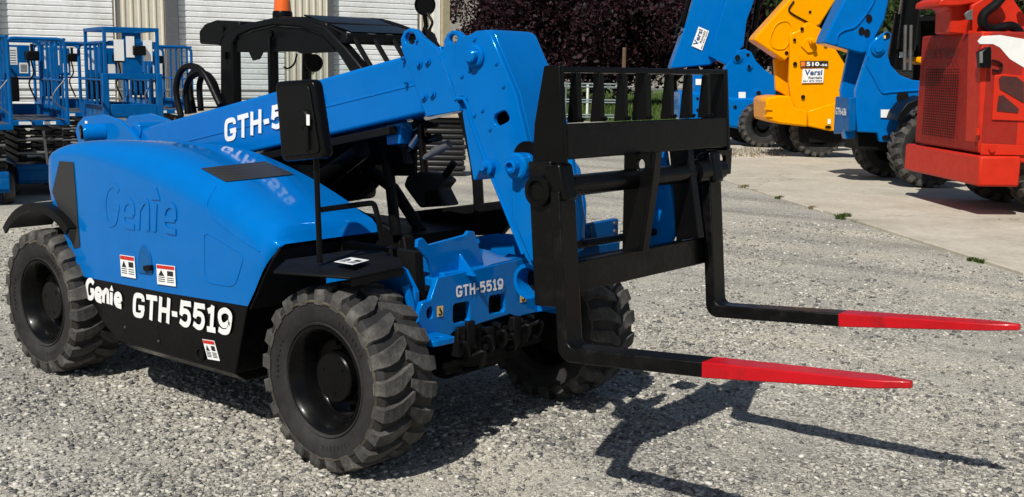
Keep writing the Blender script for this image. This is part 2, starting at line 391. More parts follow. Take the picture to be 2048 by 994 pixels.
# heavy condensed lettering for the model number, one cell per character
GLY = {'G': [[(.86,.68),(.80,.85),(.5,.9),(.2,.84),(.14,.5),(.2,.16),(.5,.1),(.8,.15),(.86,.42)], [(.5,.42),(1.0,.42)]],
 'T': [[(.5,0),(.5,.99)], [(0,.9),(1,.9)]], 'H': [[(.17,0),(.17,1)], [(.83,0),(.83,1)], [(.17,.5),(.83,.5)]], '-': [[(.05,.42),(.95,.42)]],
 '5': [[(.2,.9),(.92,.9)], [(.22,1),(.17,.42)], [(.12,.47),(.36,.6),(.74,.56),(.86,.34),(.74,.13),(.45,.09),(.1,.2)]],
 '1': [[(.56,0),(.56,1)], [(.1,.09),(1.0,.09)], [(.1,.76),(.56,.86)]],
 '9': [[(.1,.16),(.42,.09),(.76,.16),(.86,.5),(.84,.78),(.5,.9),(.16,.78),(.14,.56),(.3,.37),(.55,.35),(.84,.5)]]}
GW = {'T': .95, 'H': 1.05, '-': .5, '1': .74, '9': 1.08, 'G': 1.08}
def model_text(body, bl, br, tl, mat, parent, lift=.002, name='model_lettering'):
    bl, br, tl = Vector(bl), Vector(br), Vector(tl); ws_ = [GW.get(c, 1.) for c in body]; gap = .13
    tot = sum(ws_)+gap*(len(body)-1); x = 0; P_ = []
    for c, w_ in zip(body, ws_):
        for st in GLY[c]: P_.append([((x+a*w_)/tot, b) for a, b in st])
        x += w_+gap
    return strokes(name, P_, (tl-bl).length*.205, bl, br, tl, mat, parent, lift)
# ================================================================== the blue telehandler
T = thing('telehandler', 'blue compact telehandler with black fork carriage and red-tipped forks on the gravel', 'telehandler', (-1.2, 0, 0))
def tyre_meshes(Rt=.41, Wd=.155, rim=.222, nl=21, lug=.027, steps=None):
    c = MB(); k = Rt/.41
    pr = [(rim, -.118), (rim+.012*k, -.135), (.29*k, -.152), (.33*k, -.156), (.366*k, -.152), (.385*k, -.138), (.39*k, -.1), (.392*k, 0)]
    pr = [(r, h*Wd/.155) for r, h in pr]; pr = pr + [(r, -h) for r, h in pr[-2::-1]]
    c.lathe(pr, (0, 0, 0), (0, 1, 0), 72, close=True)
    for s_ in (-1, 1):   # raised rings on the sidewall
        c.lathe([(.338*k, s_*Wd*.99), (.341*k, s_*Wd*1.03), (.346*k, s_*Wd*1.03), (.349*k, s_*Wd*1.0)], (0, 0, 0), (0, 1, 0), 72, close=True)
        c.lathe([(.24*k, s_*Wd*.86), (.243*k, s_*Wd*.93), (.25*k, s_*Wd*.95), (.254*k, s_*Wd*.9)], (0, 0, 0), (0, 1, 0), 72, close=True)
    g = MB()
    l = MB(); p = 2*math.pi/nl
    rnd = random.Random(3)
    for side in (-1, 1):
        for i in range(nl):
            th = p*(i + (.5 if side > 0 else 0)); secs = []
            j = rnd.uniform(-.02, .02)
            for y, t, rt, rb, wf in ((1.035, .04, .352, .335, .46), (1.03, .03, .378, .345, .5), (.98, .02, .399, .36, .56), (.72, -.02, .409, .375, .62), (.42, -.12, .411, .38, .62), (.2, -.3, .411, .38, .52), (-.06, -.5, .410, .38, .36)):
                a = th + t*p + j*p; hw = wf*p*.5
                q = []
                for rr, aa in ((rb*k, a-hw*1.14), (rb*k, a+hw*1.14), (rt*k, a+hw*.86), (rt*k, a-hw*.86)):
                    q.append(l.v((rr*math.cos(aa), side*y*Wd, rr*math.sin(aa))))
                secs.append(q)
            for A, B in zip(secs, secs[1:]):
                for m in range(4): l.face([A[m], A[(m+1) % 4], B[(m+1) % 4], B[m]])
            l.face(secs[0][::-1]); l.face(secs[-1])
    for s_ in (-1, 1): g.lathe([(.339*k, s_*Wd*1.0), (.342*k, s_*Wd*1.036), (.3465*k, s_*Wd*1.036), (.352*k, s_*Wd*1.0)], (0, 0, 0), (0, 1, 0), 72, close=True)
    for s_ in (-1, 1):
        for grp in range(3):
            for q in range(8):
                a_ = grp*2.1+q*.085; hh = .011*k*(1 if q % 3 else .7)
                for da in ((-.022, .0) if q % 2 else (-.022, -.004)):
                    P4 = [((.296*k+rr)*math.cos(a_+da+dd), s_*Wd*yy, (.296*k+rr)*math.sin(a_+da+dd)) for yy in (.97, 1.004) for rr, dd in ((-hh,-.006),(hh,-.006),(hh,.006),(-hh,.006))]
                    c.hexa(P4[:4], P4[4:])
    gm_ = g.mesh('sidewall_ring', 40); gm_.materials.append(MAT['rubber_dusty'])
    return c.mesh('tyre', 40), l.mesh('tread', 0), gm_
TY, TR, SR = tyre_meshes(); TY.materials.append(MAT['rubber']); TR.materials.append(MAT['tread_rubber'])
def rim_mesh(k=1.):
    m = MB(); m.lathe([(r*k, h*k) for r, h in [(.222,.118),(.236,.13),(.236,.14),(.226,.142),(.21,.128),(.2,.1),(.188,.085),(.182,.03),(.165,.012),(.12,-.005),(.05,-.005),(.05,-.03),(.17,-.03),(.2,-.1),(.222,-.118)]], (0,0,0), (0,1,0), 56, close=True)
    return m.mesh('rim', 40)
def hub_mesh(k=1.):
    m = MB(); m.lathe([(r*k, h*k) for r, h in [(.118,-.02),(.118,.03),(.112,.034),(.112,.078),(.106,.084),(.0,.085)]], (0,0,0), (0,1,0), 40)
    for i in range(6):
        a = i*math.pi/3+.3; c = Vector((.145*math.cos(a), 0, .145*math.sin(a)))*k; m.cyl(c+Vector((0,-.01,0))*k, c+Vector((0,.035,0))*k, .011*k, 6)
    for i in range(3):
        a = i*2.1+.5; c = Vector((.07*math.cos(a), .08, .07*math.sin(a)))*k; m.cyl(c, c+Vector((0,.008,0))*k, .008*k, 10)
    return m.mesh('hub', 40)
RM, HB = rim_mesh(), hub_mesh(); RM.materials.append(MAT['black']); HB.materials.append(MAT['black'])
def wheel(parent, loc, outward, rotz=0, spin=0, meshes=None, scale=1., rim_mat=None):
    rm, ty, tr, hb, sr = meshes or (RM, TY, TR, HB, SR)
    W = Matrix.Translation(Vector(loc)) @ Matrix.Rotation(rotz + (math.pi if outward < 0 else 0), 4, 'Z') @ Matrix.Rotation(spin, 4, 'Y') @ Matrix.Scale(scale, 4)
    o = link(bpy.data.objects.new('wheel', rm), parent, W)
    if rim_mat:
        o.material_slots[0].link = 'OBJECT'; o.material_slots[0].material = MAT[rim_mat]
    for n, me in (('tyre', ty), ('tread', tr), ('hub', hb), ('sidewall_ring', sr)):
        c = bpy.data.objects.new(n, me); COL.objects.link(c); c.parent = o; WORLD[c.name] = W
    return o
WB = -2.398
for x, y, s_, sp in ((0, -.755, -1, .1), (WB, -.755, -1, .25), (0, .755, 1, .3), (WB, .755, 1, 0)): wheel(T, (x, y, .409), s_, 0, sp)

YS = -.84     # the engine side
# ---- engine hood: side profile traced on its own plane, extruded inward, shoulders rounded
top = [(-2.36,1.262),(-2.22,1.3),(-2.05,1.328),(-1.86,1.342),(-1.6,1.345),(-1.35,1.325),(-1.15,1.287),(-1.0,1.25),(-.85,1.208),(-.7,1.158),(-.58,1.112),(-.49,1.068),(-.425,1.03)]
top = [(p.x, p.z) for p in spline([(x, 0, z) for x, z in top], 3)]
low = [(-.37,.95),(-.42,.89),(-.48,.81),(-.535,.72),(-.59,.64),(-1.26,.612),(-2.07,.592),(-2.19,.76),(-2.3,.93),(-2.42,1.045)]
prof = top + low
PT = [(-2.425,1.046),(-2.395,1.17)] + top + [(-.40,1.0),(-.37,.951)]; PL = [(-2.425,1.045),(-2.3,.93),(-2.19,.76),(-2.07,.592),(-1.26,.612),(-.59,.64),(-.535,.72),(-.48,.81),(-.42,.89),(-.37,.95)]
def lerp_tab(tab, x):
    for (a, za), (b, zb) in zip(tab, tab[1:]):
        if a <= x <= b: return za+(zb-za)*(x-a)/max(1e-6, b-a)
    return tab[0][1] if x < tab[0][0] else tab[-1][1]
hd = MB(); xs_ = sorted(set([x for x, _ in PT+PL] + [-2.425+2.055*i/70 for i in range(71)])); secs = []
for x in xs_:
    zt, zb = lerp_tab(PT, x), lerp_tab(PL, x); hgt = max(.0005, zt-zb); bl_ = min(1, max(0, (x+2.2)/.8)); rz_ = min(.06+.11*bl_, hgt*.7); e = max(0, (-2.3-x)/.125); y0 = YS + .04*e*e + .05*max(0, (x+.46)/.09)**2; ry_ = .07+.13*bl_
    yz = [(y0, zb), (y0-.004, zb+(hgt-rz_)*.3), (y0-.006, zb+(hgt-rz_)*.7)]
    for j in range(11): a_ = j/10*math.pi/2; yz.append((y0-.006+ry_*(1-math.cos(a_)**.9), zt-rz_*(1-math.sin(a_))))
    yz += [(-.42, zt-.012*min(1, hgt/.3)), (-.21, zt-.04*min(1, hgt/.3)), (-.21, max(zb, zt-.25))]
    secs.append([hd.v((x, y, z)) for y, z in yz])
for A, B in zip(secs, secs[1:]):
    for i in range(len(A)-1): hd.face([A[i], B[i], B[i+1], A[i+1]])
hood = hd.build('engine_hood', 'blue', T, smooth=50)
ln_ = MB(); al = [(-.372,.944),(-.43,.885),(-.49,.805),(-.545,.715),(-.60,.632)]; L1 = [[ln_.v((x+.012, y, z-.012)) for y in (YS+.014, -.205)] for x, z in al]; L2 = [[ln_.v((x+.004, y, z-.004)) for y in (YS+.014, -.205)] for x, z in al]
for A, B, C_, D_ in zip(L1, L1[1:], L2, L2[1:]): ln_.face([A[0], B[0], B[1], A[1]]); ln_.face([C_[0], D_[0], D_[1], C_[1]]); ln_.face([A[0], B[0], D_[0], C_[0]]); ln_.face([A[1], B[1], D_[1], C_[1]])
ln_.build('arch_shade_plate', 'dark_void', T)  # added dark plate, stands for the shade in the open arch below the hood
from mathutils.bvhtree import BVHTree
HBV = BVHTree.FromPolygons([v.co.copy() for v in hood.data.vertices], [tuple(p.vertices) for p in hood.data.polygons])
def on_hood(px, py, lift=0.):
    d = ray(px, py).normalized(); h, n, i, dist = HBV.ray_cast(CAM, d)
    if h is None: return onY(px, py, YS-lift)
    if n.dot(d) > 0: n = -n
    return h + n*lift
def patch(name, left, right, nu, nv, lift, mat):      # skin between two pixel polylines, following the hood
    def walk(P, t):
        t *= len(P)-1; i = min(int(t), len(P)-2); f = t-i; return (P[i][0]*(1-f)+P[i+1][0]*f, P[i][1]*(1-f)+P[i+1][1]*f)
    m = MB(); rows = []
    for i in range(nv+1):
        l, r = walk(left, i/nv), walk(right, i/nv); rows.append([m.v(on_hood(l[0]+(r[0]-l[0])*j/nu, l[1]+(r[1]-l[1])*j/nu, lift)) for j in range(nu+1)])
    for A, B in zip(rows, rows[1:]):
        for j in range(nu): m.face([A[j], A[j+1], B[j+1], B[j]])
    return m.build(name, mat, hood, smooth=60)
patch('top_vent', [(402,338),(452,365)], [(530,324),(588,350)], 10, 5, .005, 'engine_mesh')
patch('side_vent', [(120,322),(106,384),(127,440),(149,496)], [(148,324),(153,384),(157,440),(161,494)], 5, 9, .005, 'engine_mesh')
def side(px, py, k=0.): p = onY(px, py, YS-k); return p
def poly_side(pix, k): return [side(x, y, k) for x, y in pix]
# raised swages on the side
def swage(pix, r, closed=False):
    Q = [Vector((x, y, 0)) for x, y in pix]; Q = rounded(Q, 16, 4) if closed else spline(Q, 6); P = [on_hood(q.x, q.y) for q in Q]
    return MB().tube(P, r, 8, closed)
swage([(408,462),(489,510),(470,574),(410,564)], .0035, True).build('pressed_panel', 'blue', hood)
swage([(432,372),(414,412),(440,448),(520,503)], .004).build('pressed_line', 'blue', hood)
# pressed lettering on the side of the hood
strokes('pressed_lettering', LOGO, .03, side(205,452), side(358,470), side(208,366), 'blue', hood, lift=.004, thick=.0045)
# latch pocket
MB().prism(rounded(poly_side([(276,545),(279,505),(286,489),(294,491),(303,510),(307,549)], .003), .02), (0, -.006, 0)).build('latch_pocket', 'blue_old', hood, bev=.002)
c = side(297, 538, .01); MB().bar(c-Vector((.03,0,0)), c+Vector((.035,0,.012)), .03, .028).build('latch', 'black', hood, bev=.006)
warn_label(side(243,552,.0075), side(272,557,.0075), side(240,509,.0075), hood)
warn_label(side(315,568,.0075), side(352,573,.0075), side(313,528,.0075), hood)

# ---- black side skirt under the hood
sk_pix = [(158,550),(495,612),(470,748),(236,682),(206,646)]
sk_ = [side(x, y) for x, y in sk_pix]
sd = MB(); sd.prism(sk_, (0, .38, 0))
lowz = min(p.z for p in sk_); 
skirt = sd.build('side_skirt', 'black', T, bev=.006)
MB().prism([sk_[2]+Vector((0,.0,0)), sk_[3], sk_[3]+Vector((.03,.07,-.05)), sk_[2]+Vector((-.01,.07,-.05))], (0,.25,0)).build('skirt_rail', 'black', skirt, bev=.004)
model_text('GTH-5519', side(265,633,.001), side(465,671,.001), side(267,584,.001), 'decal_white', skirt)
strokes('brand_lettering', LOGO, .027, side(171,596,.001), side(246,616,.001), side(172,557,.001), 'decal_white', skirt)
dp = [side(x, y, .0) for x, y in [(246,655),(252,668),(322,690),(313,640)]]
MB().tube(dp, .0025, 6).build('access_door_seam', 'dark_void', skirt)
for q in ((251,654),(318,682)):
    p = side(*q); MB().cyl(p+Vector((0,.002,0)), p-Vector((0,.006,0)), .006, 10).build('screw', 'steel_dull', skirt)
p = side(403, 708); MB().lathe([(.034,-.002),(.034,.01),(.026,.012),(.024,.004),(.0,.003)], p, (0,-1,0), 24).build('filler_plug', 'black_plastic', skirt)
warn_label(side(416,718,.002), side(440,722,.002), side(405,678,.002), skirt, rows=4)
# belly between skirt and wheels
MB().box((-1.95,-.46,.3), (-.35,.46,.62)).box((-2.1,-.5,.6),(-.6,-.3,.95)).build('chassis_box', 'black_matte', T, bev=.01)
# inner wheel-house wall
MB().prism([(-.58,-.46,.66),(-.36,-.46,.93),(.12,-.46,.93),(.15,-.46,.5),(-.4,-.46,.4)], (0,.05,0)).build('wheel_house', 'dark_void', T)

# ---- fenders
zf_ = .905
fp = [(-.30,-.97,zf_-.03),(-.33,-.72,zf_+.01),(-.40,-.5,zf_+.02),(-.12,-.44,zf_+.03),(.16,-.56,zf_+.0),(.15,-.83,zf_-.01),(-.02,-1.0,zf_-.02)]
fp = [onZ(546,548,.87),onZ(572,524,.9),onZ(700,505,.905),onZ(760,503,.91),onZ(802,524,.9),onZ(806,538,.885),onZ(700,560,.87)]
fn = MB().prism([Vector(p) for p in fp], (0,0,.012)).build('front_fender', 'black_matte', T, bev=.004)
def skirtlip(a, b, d): return [a, b, b+Vector((0,0,-d)), a+Vector((0,0,-d))]
A_, B_, C_ = fp[6], fp[5], fp[4]
MB().prism(skirtlip(A_+Vector((0,.004,0)), B_+Vector((0,.004,0)), .03), (-.006,.01,0)).build('fender_lip', 'black_matte', fn)
warn_label(onZ(668,524,.9185), onZ(705,530,.9185), onZ(702,515,.9185), fn, header=None)
for yy in (.62,):    # far fender, seen under the boom
    P = [(.33*math.cos(a)*1.45, 0, .41+.33*math.sin(a)*1.45) for a in [R(d) for d in range(95, 166, 10)]]
    m = MB()
    L = [[m.v((x, yy-.02, z)), m.v((x, .92, z)), m.v((x*1.03, .92, .41+(z-.41)*1.03)), m.v((x*1.03, yy-.02, .41+(z-.41)*1.03))] for x, _, z in P]
    for A, B in zip(L, L[1:]):
        for k in range(4): m.face([A[k], A[(k+1)%4], B[(k+1)%4], B[k]])
    m.face(L[0]); m.face(L[-1][::-1]); m.build('fender', 'black_matte', T)
def arc_fender(cx, a0, a1, r, y0, y1, mat='black_plastic'):
    m = MB(); n = 16; L = []
    for i in range(n+1):
        a = R(a0+(a1-a0)*i/n); ca, sa = math.cos(a), math.sin(a)
        L.append([m.v((cx+rr*ca, y, .41+rr*sa)) for rr, y in ((r, y0), (r-.045, y0-.004), (r-.045, y0+.01), (r-.012, y0+.014), (r-.012, y1), (r, y1))])
    for A, B in zip(L, L[1:]):
        for k in range(6): m.face([A[k], A[(k+1)%6], B[(k+1)%6], B[k]])
    m.face(L[0]); m.face(L[-1][::-1]); return m.build('rear_fender', mat, T)
arc_fender(WB, 54, 137, .56, -.9, -.6)
MB().tube([(WB+.0,-.6,.95),(WB+.1,-.55,.9),(WB+.35,-.45,.75)], .03, 8).build('fender_bracket', 'black_matte', T)

# ---- mirror on its tube
mx = onY(640, 525, -.84)
pb, pt_ = onY(640,525,-.86), onY(627,190,-.88)
mp = MB().tube([pb, pb.lerp(pt_, .5), pt_], .0125, 12).build('mirror_post', 'black', T)
q0, q1, q2 = onY(638,420,-.86), onY(741,406,-.62), onY(757,440,-.6); q3 = onY(764,486,-.58)
MB().tube(rounded([q0,q1,q2,q3], .03, 4)[2:-2] and [q0]+spline([q0.lerp(q1,.95), q1+Vector((.012,.01,-.008)), q2],4)+[q3], .0125, 12).build('mirror_brace', 'black', mp)
mo = [onY(x, y, -.93) for x, y in ((548,163),(626,158),(650,316),(562,324))]
n_ = (mo[1]-mo[0]).cross(mo[3]-mo[0]).normalized();  n_ = n_ if n_.y > 0 else -n_
mb = MB(); mb.prism(rounded(mo, .035, 5), n_*.055)
mir = mb.build('mirror_head', 'black', mp, bev=.014, seg=3)
mi = [onY(x, y, -.93)-n_*.001 for x, y in ((557,174),(619,169),(641,306),(570,313))]
MB().prism(rounded(mi, .025, 5), -n_*.006).build('mirror_back', 'black_plastic', mp, bev=.004)
cN = onY(611, 238, -.935); MB().lathe([(.038,0),(.038,.012),(.03,.02),(.0,.021)], cN, -n_, 24).build('ball_mount', 'black_plastic', mp)
cL = onY(616, 240, -.957); MB().bar(cL-Vector((.0,0,.022)), cL+Vector((0,0,.022)), .02, .001, up=(0,1,0)).build('mirror_tag', 'decal_white', mp)
MB().bar(onY(613,222,-.94), onY(616,300,-.94), .026, .02, up=(0,1,0)).build('mount_bar', 'black_plastic', mp, bev=.004)

# ---- front frame (blue) between the front wheels
XF = .22
def fx(x, y, k=0.): return onX(x, y, XF+k)
fr_pix = [(838,690),(842,618),(858,602),(872,575),(888,545),(1005,528),(1018,525),(1060,560),(1075,600),(1098,615),(1098,640),(1052,652),(1024,636),(905,668),(884,688)]
pl = [fx(*q) for q in [(833,694),(836,640),(842,610),(858,598),(870,572),(880,548),(1006,525),(1020,560),(1042,575),(1060,592)]]
yR = .47
pl = [fx(834,694),fx(838,625),fx(846,605),fx(862,600),fx(876,556),fx(905,549), Vector((XF,.30,.845)), Vector((XF,.4,.80)), Vector((XF,yR,.70)), Vector((XF,yR,.56)), fx(1034,634), fx(1020,628), fx(908,663), fx(884,686)]
def rr_hole(x, y, w, h): return rounded([fx(x-w,y-h+3), fx(x+w,y-h-3), fx(x+w,y+h-3), fx(x-w,y+h+3)], .022, 4)
holes = [rr_hole(923, 625, 17, 20), rr_hole(994, 608, 16, 19), rounded([fx(855,640),fx(853,620),fx(862,611),fx(867,620),fx(866,636)], .02, 4)]
ff = MB().prism(pl, (-.03, 0, 0), holes).build('front_frame', 'blue', T, bev=.003)
model_text('GTH-5519', fx(912,595,.001), fx(1004,577,.001), fx(911,572,.001), 'decal_white', ff)
for q in ((874,623),(1040,594)):
    a, b, c_ = fx(q[0],q[1]+11,.002), fx(q[0]+12,q[1]+9,.002), fx(q[0],q[1]-10,.002); u_, v_ = b-a, c_-a
    lb = MB().prism([a, b, b+v_, c_], (.0008, 0, 0)).build('hook_label', 'decal_yellow', ff, smooth=0)
    strokes('hook_mark', [[(.45,.85),(.45,.62),(.7,.45),(.65,.22),(.4,.16),(.25,.3)]], .009, a+Vector((.001,0,0)), b+Vector((.001,0,0)), c_+Vector((.001,0,0)), 'decal_black', lb)
for yy in (-.50, .42):      # tie-down lugs
    h = circle((XF+.085, yy+.01, .553), (1,0,0), (0,1,0), .022, 14)
    MB().prism(rounded([(XF-.02,yy-.07,.553),(XF+.12,yy-.07,.553),(XF+.13,yy+.07,.553),(XF-.02,yy+.08,.553)], .025, 3), (0,0,.026), [h]).build('tie_down_lug', 'blue', ff, bev=.003)
# roofed top shelf and cheeks behind the plate
MB().hexa([(XF-.02,-.40,.77),(XF-.02,.33,.78),(-.25,.33,.79),(-.25,-.40,.79)], [(XF-.02,-.40,.812),(XF-.02,.33,.822),(-.25,.33,.83),(-.25,-.40,.82)]).build('frame_deck', 'blue', ff, bev=.006)
ch = [onY(x, y, -.53) for x, y in ((838,690),(838,620),(858,600),(876,560),(840,540),(800,505),(760,480))]
ch = [Vector((XF-.03,-.53,.55)), Vector((XF-.03,-.53,.77)), Vector((.12,-.53,.86)), Vector((-.02,-.53,.9)), Vector((-.2,-.53,.89)), Vector((-.4,-.53,.85)), Vector((-.4,-.53,.55))]
MB().prism(ch, (0,.03,0)).build('frame_cheek', 'blue', ff, bev=.004)
MB().prism([p+Vector((0,1.0,0)) for p in ch], (0,.03,0)).build('frame_cheek', 'blue', ff, bev=.004)
MB().tube([(.16,-.56,.8),(.18,-.545,.72),(.19,-.54,.6)], .02, 8).build('weld_bead', 'blue', ff)
# stop plate standing on the deck
up = [onX(x, y, XF-.05) for x, y in ((868,560),(858,520),(835,495),(836,480),(846,476),(858,490),(932,470),(938,462),(949,463),(972,540))]
MB().prism(up, (-.02,0,0)).build('stop_plate', 'blue', ff, bev=.003)
g0 = onX(922, 548, XF-.045); MB().hexa([g0+Vector((.09,-.012,-.0)), g0+Vector((.09,.012,0)), g0+Vector((-.02,.016,0)), g0+Vector((-.02,-.016,0))], [g0+Vector((0,-.006,.09)), g0+Vector((0,.006,.09)), g0+Vector((-.02,.008,.11)), g0+Vector((-.02,-.008,.11))]).build('gusset', 'blue', ff, bev=.004)
MB().box((XF-.05,-.36,.80), (XF-.015,.12,.835)).build('deck_strip', 'blue', ff, bev=.006)
# socket tube under the boom head
MB().lathe([(.064,-.05),(.082,-.05),(.082,.08),(.064,.08)], onY(1068,560,.02), (0,1,0), 28, close=True).build('boom_rest_tube', 'blue', ff)
MB().cyl(onY(1068,560,.02)+Vector((0,.03,0)), onY(1068,560,.02)+Vector((0,.05,0)), .063, 24).build('tube_shade_disc', 'dark_void', ff)  # added dark disc, paints the shaded depth of the tube's opening
MB().prism([(.2,.3,.55),(.36,.3,.6),(.36,.3,.8),(.2,.3,.95)], (0,.03,0)).build('rest_bracket', 'blue', ff, bev=.004)

# ---- axle, steering and the greasy clutter under the frame
ax = MB(); ax.cyl((0,-.62,.409), (0,.62,.409), .075, 20); ax.cyl((0,-.16,.42), (0,.16,.42), .15, 24)
ax.build('front_axle', 'black_matte', T)
MB().cyl((WB,-.62,.409), (WB,.62,.409), .08, 20).cyl((WB,-.16,.42), (WB,.16,.42), .15, 24).build('rear_axle', 'black_matte', T)
vb_ = MB(); rnd = random.Random(5)
for i in range(9):
    y = -.30+.065*i; z = .42+rnd.uniform(0,.03); vb_.box((.12, y, z), (.2+rnd.uniform(0,.05), y+.055, z+.1+rnd.uniform(0,.05)))
vb_.box((.1,-.36,.39),(.2,.36,.42)); va_ = vb_.build('valve_block', 'black_matte', T, bev=.005)
for i in range(7):
    y = -.28+.085*i; zz = rnd.uniform(.4,.5)
    MB().tube(spline([(.22,y,zz),(.28,y+rnd.uniform(-.03,.03),zz+.03),(.25,y+.03,zz-.05),(.1,y+.05,zz-.09)], 4), .011, 8).build('hydraulic_hose', 'black_plastic', va_)
    MB().cyl((.19,y,zz+.05),(.25,y,zz+.05), .014, 6).build('hose_fitting', 'black', va_)
MB().box((-.3,-.28,.33),(.14,.28,.52)).build('steer_carrier', 'black_matte', T, bev=.01)

# ---- boom
YB0, YB1 = -.12, .16
def bp(x, y, k=0.): return onY(x, y, YB0-k)
b0, b1 = Vector((-2.98,0,1.275)), Vector((-.16,0,1.832)); dB = (b1-b0).normalized()
# tube between two lines (upper, lower)
ut, ub = Vector((-2.7,0,1.33)), Vector((-.2,0,1.82)); lt, lb_ = Vector((-2.7,0,1.03)), Vector((-.16,0,1.53))
sec = lambda P, y: Vector((P.x, y, P.z))
bm_ = MB(); bm_.hexa([sec(lt,YB0),sec(lt,YB1),sec(ut,YB1),sec(ut,YB0)], [sec(lb_,YB0),sec(lb_,YB1),sec(ub,YB1),sec(ub,YB0)])
boom = bm_.build('boom', 'blue', T, bev=.018, seg=3)
m0, m1 = bp(262,310), bp(830,169)
MB().bar(m0+Vector((0,.001,0)), m1+Vector((0,.001,0)), .008, .012).build('boom_seam', 'blue', boom, bev=.003)
model_text('GTH-5519', bp(449,285,.0035), bp(649,233,.0035), bp(449,239,.0035), 'decal_white', boom)
MB().bar((-2.2,YB0+.03,1.1),(-.4,YB0+.03,1.44), .06, .04).build('under_rail', 'black_matte', boom, bev=.004)
# collar plates with lifting eyes
def plate(pix, y, th, holes=(), name='plate', parent=None, mat='blue', bev=.004):
    pts = [onY(a, b, y) for a, b in pix]; hs = [[onY(a, b, y) for a, b in h] for h in holes]
    return MB().prism(pts, (0, th, 0), hs).build(name, mat, parent or T, bev=bev)
def pcirc(cx, cy, rx, ry, n=18): return [(cx+rx*math.cos(2*math.pi*i/n), cy+ry*math.sin(2*math.pi*i/n)) for i in range(n)]
eye = [(803,100),(801,78),(808,62),(819,56),(832,59),(842,72),(872,96)]
colr = plate(eye+[(880,92),(893,140),(913,180),(920,222),(852,234),(826,160)], -.14, .03, [pcirc(820,77,11,13)], 'boom_collar', boom)
pts = [onY(a, b, -.14) for a, b in eye+[(880,92),(893,140),(913,180),(920,222),(852,234),(826,160)]]
hs = [onY(a, b, -.14) for a, b in pcirc(820,77,11,13)]
MB().prism([p+Vector((0,.30,0)) for p in pts], (0,.03,0), [[p+Vector((0,.30,0)) for p in hs]]).build('boom_collar', 'blue', boom, bev=.004)
MB().hexa([(-.2,-.11,1.53),(-.2,.16,1.53),(-.2,.16,1.83),(-.2,-.11,1.83)], [(.06,-.11,1.58),(.06,.16,1.58),(-.02,.16,1.85),(-.02,-.11,1.85)]).build('inner_boom', 'blue', boom, bev=.01)
MB().tube([onY(a,b,-.141) for a,b in ((876,96),(893,140),(912,200))], .008, 8).build('weld_bead', 'blue', colr)
def bolt(x, y, yy, r=.012, mat='blue', parent=None, h=.012, name='bolt'):
    p = onY(x, y, yy); m = MB(); m.cyl(p+Vector((0,.004,0)), p-Vector((0,.005,0)), r*1.5, 16); m.cyl(p, p-Vector((0,h+.005,0)), r, 6); return m.build(name, mat, parent or T)
for q in ((839,127),(856,122),(849,193),(866,188)): bolt(*q, -.141, .013, parent=colr)
for q in ((806,117),(812,165),(836,82)): bolt(*q, -.135, .006, parent=boom)
# ---- boom head (gooseneck)
head_pix = [(878,104),(890,95),(893,72),(903,60),(915,62),(925,72),(938,70),(952,62),(972,60),(980,66),(1031,187),(1055,287),(1062,330),(1072,345),(1085,420),(1085,500),(1064,535),(1050,515),(1013,428),(973,328),(942,240),(934,200),(925,193),(911,197),(905,170)]
hp = [onY(a, b, -.145) for a, b in head_pix]
hh = [[onY(a, b, -.145) for a, b in pcirc(906,78,8,9)], rounded([onY(a, b, -.145) for a, b in ((988,230),(1010,219),(1019,236),(1016,243),(995,254),(987,243))], .02, 3)]
head = MB().prism(hp, (0,.028,0), hh).build('boom_head', 'blue', T, bev=.005)
MB().prism([p+Vector((0,.30,0)) for p in hp], (0,.028,0), [[p+Vector((0,.30,0)) for p in h] for h in hh]).build('head_plate', 'blue', head, bev=.005)
f0, f1, f2, f3 = hp[9], hp[10], hp[11], hp[12]
Yv = lambda p, y: Vector((p.x, y, p.z))
sh = MB()
row = [[sh.v(Yv(p, y)) for y in (-.117, .155)] for p in (hp[7]-Vector((.12,0,.03)), hp[7], hp[8]+Vector((.004,0,.003)), f0+Vector((.006,0,-.004)), f1+Vector((.004,0,0)), f2+Vector((.004,0,0)))]
row2 = [[sh.v(Yv(p, y)+Vector((-.02,0,-.02))) for y in (-.117, .155)] for p in (hp[7]-Vector((.12,0,.03)), hp[7], hp[8], f0, f1, f2)]
for A, B in zip(row, row[1:]): sh.face([A[0], B[0], B[1], A[1]])
for A, B in zip(row2, row2[1:]): sh.face([A[1], B[1], B[0], A[0]])
for k in (0, 1):
    for i in range(5): sh.face([row[i][k], row[i+1][k], row2[i+1][k], row2[i][k]])
for i in (0, -1): sh.face([row[i][0], row[i][1], row2[i][1], row2[i][0]])
sh.build('head_wrapper', 'blue', head, bev=.003)
# rear web of the head, cut out at its foot
MB().prism([Yv(onY(a,b,-.145), -.117) for a,b in ((911,197),(934,200),(973,328),(985,362),(975,345),(950,343),(944,360),(938,362))], (0,.272,0)).build('head_web', 'blue', head, bev=.006)
MB().tube([onY(a,b,-.146) for a,b in ((914,197),(928,197),(936,212),(945,250),(975,332),(1014,428),(1046,508))], .009, 8).build('weld_bead', 'blue', head)
p = onY(952, 113, -.145)
MB().lathe([(.052,0),(.052,.012),(.045,.02),(.032,.02),(.03,.045),(.024,.05),(.0,.05)], p, (0,-1,0), 28).build('pivot_pin', 'blue', head)
p = onY(1042, 332, -.2)
MB().lathe([(.06,-.01),(.06,.035),(.05,.045),(.032,.045),(.03,.075),(.02,.08),(.018,.06),(.0,.06)], p, (0,-1,0), 28).build('tilt_pin', 'blue', head)
p = onY(981, 334, -.145)
MB().lathe([(.034,-.01),(.034,.03),(.024,.036),(.016,.036),(.014,.06),(.0,.06)], p, (0,-1,0), 20).build('tilt_pin', 'blue', head)
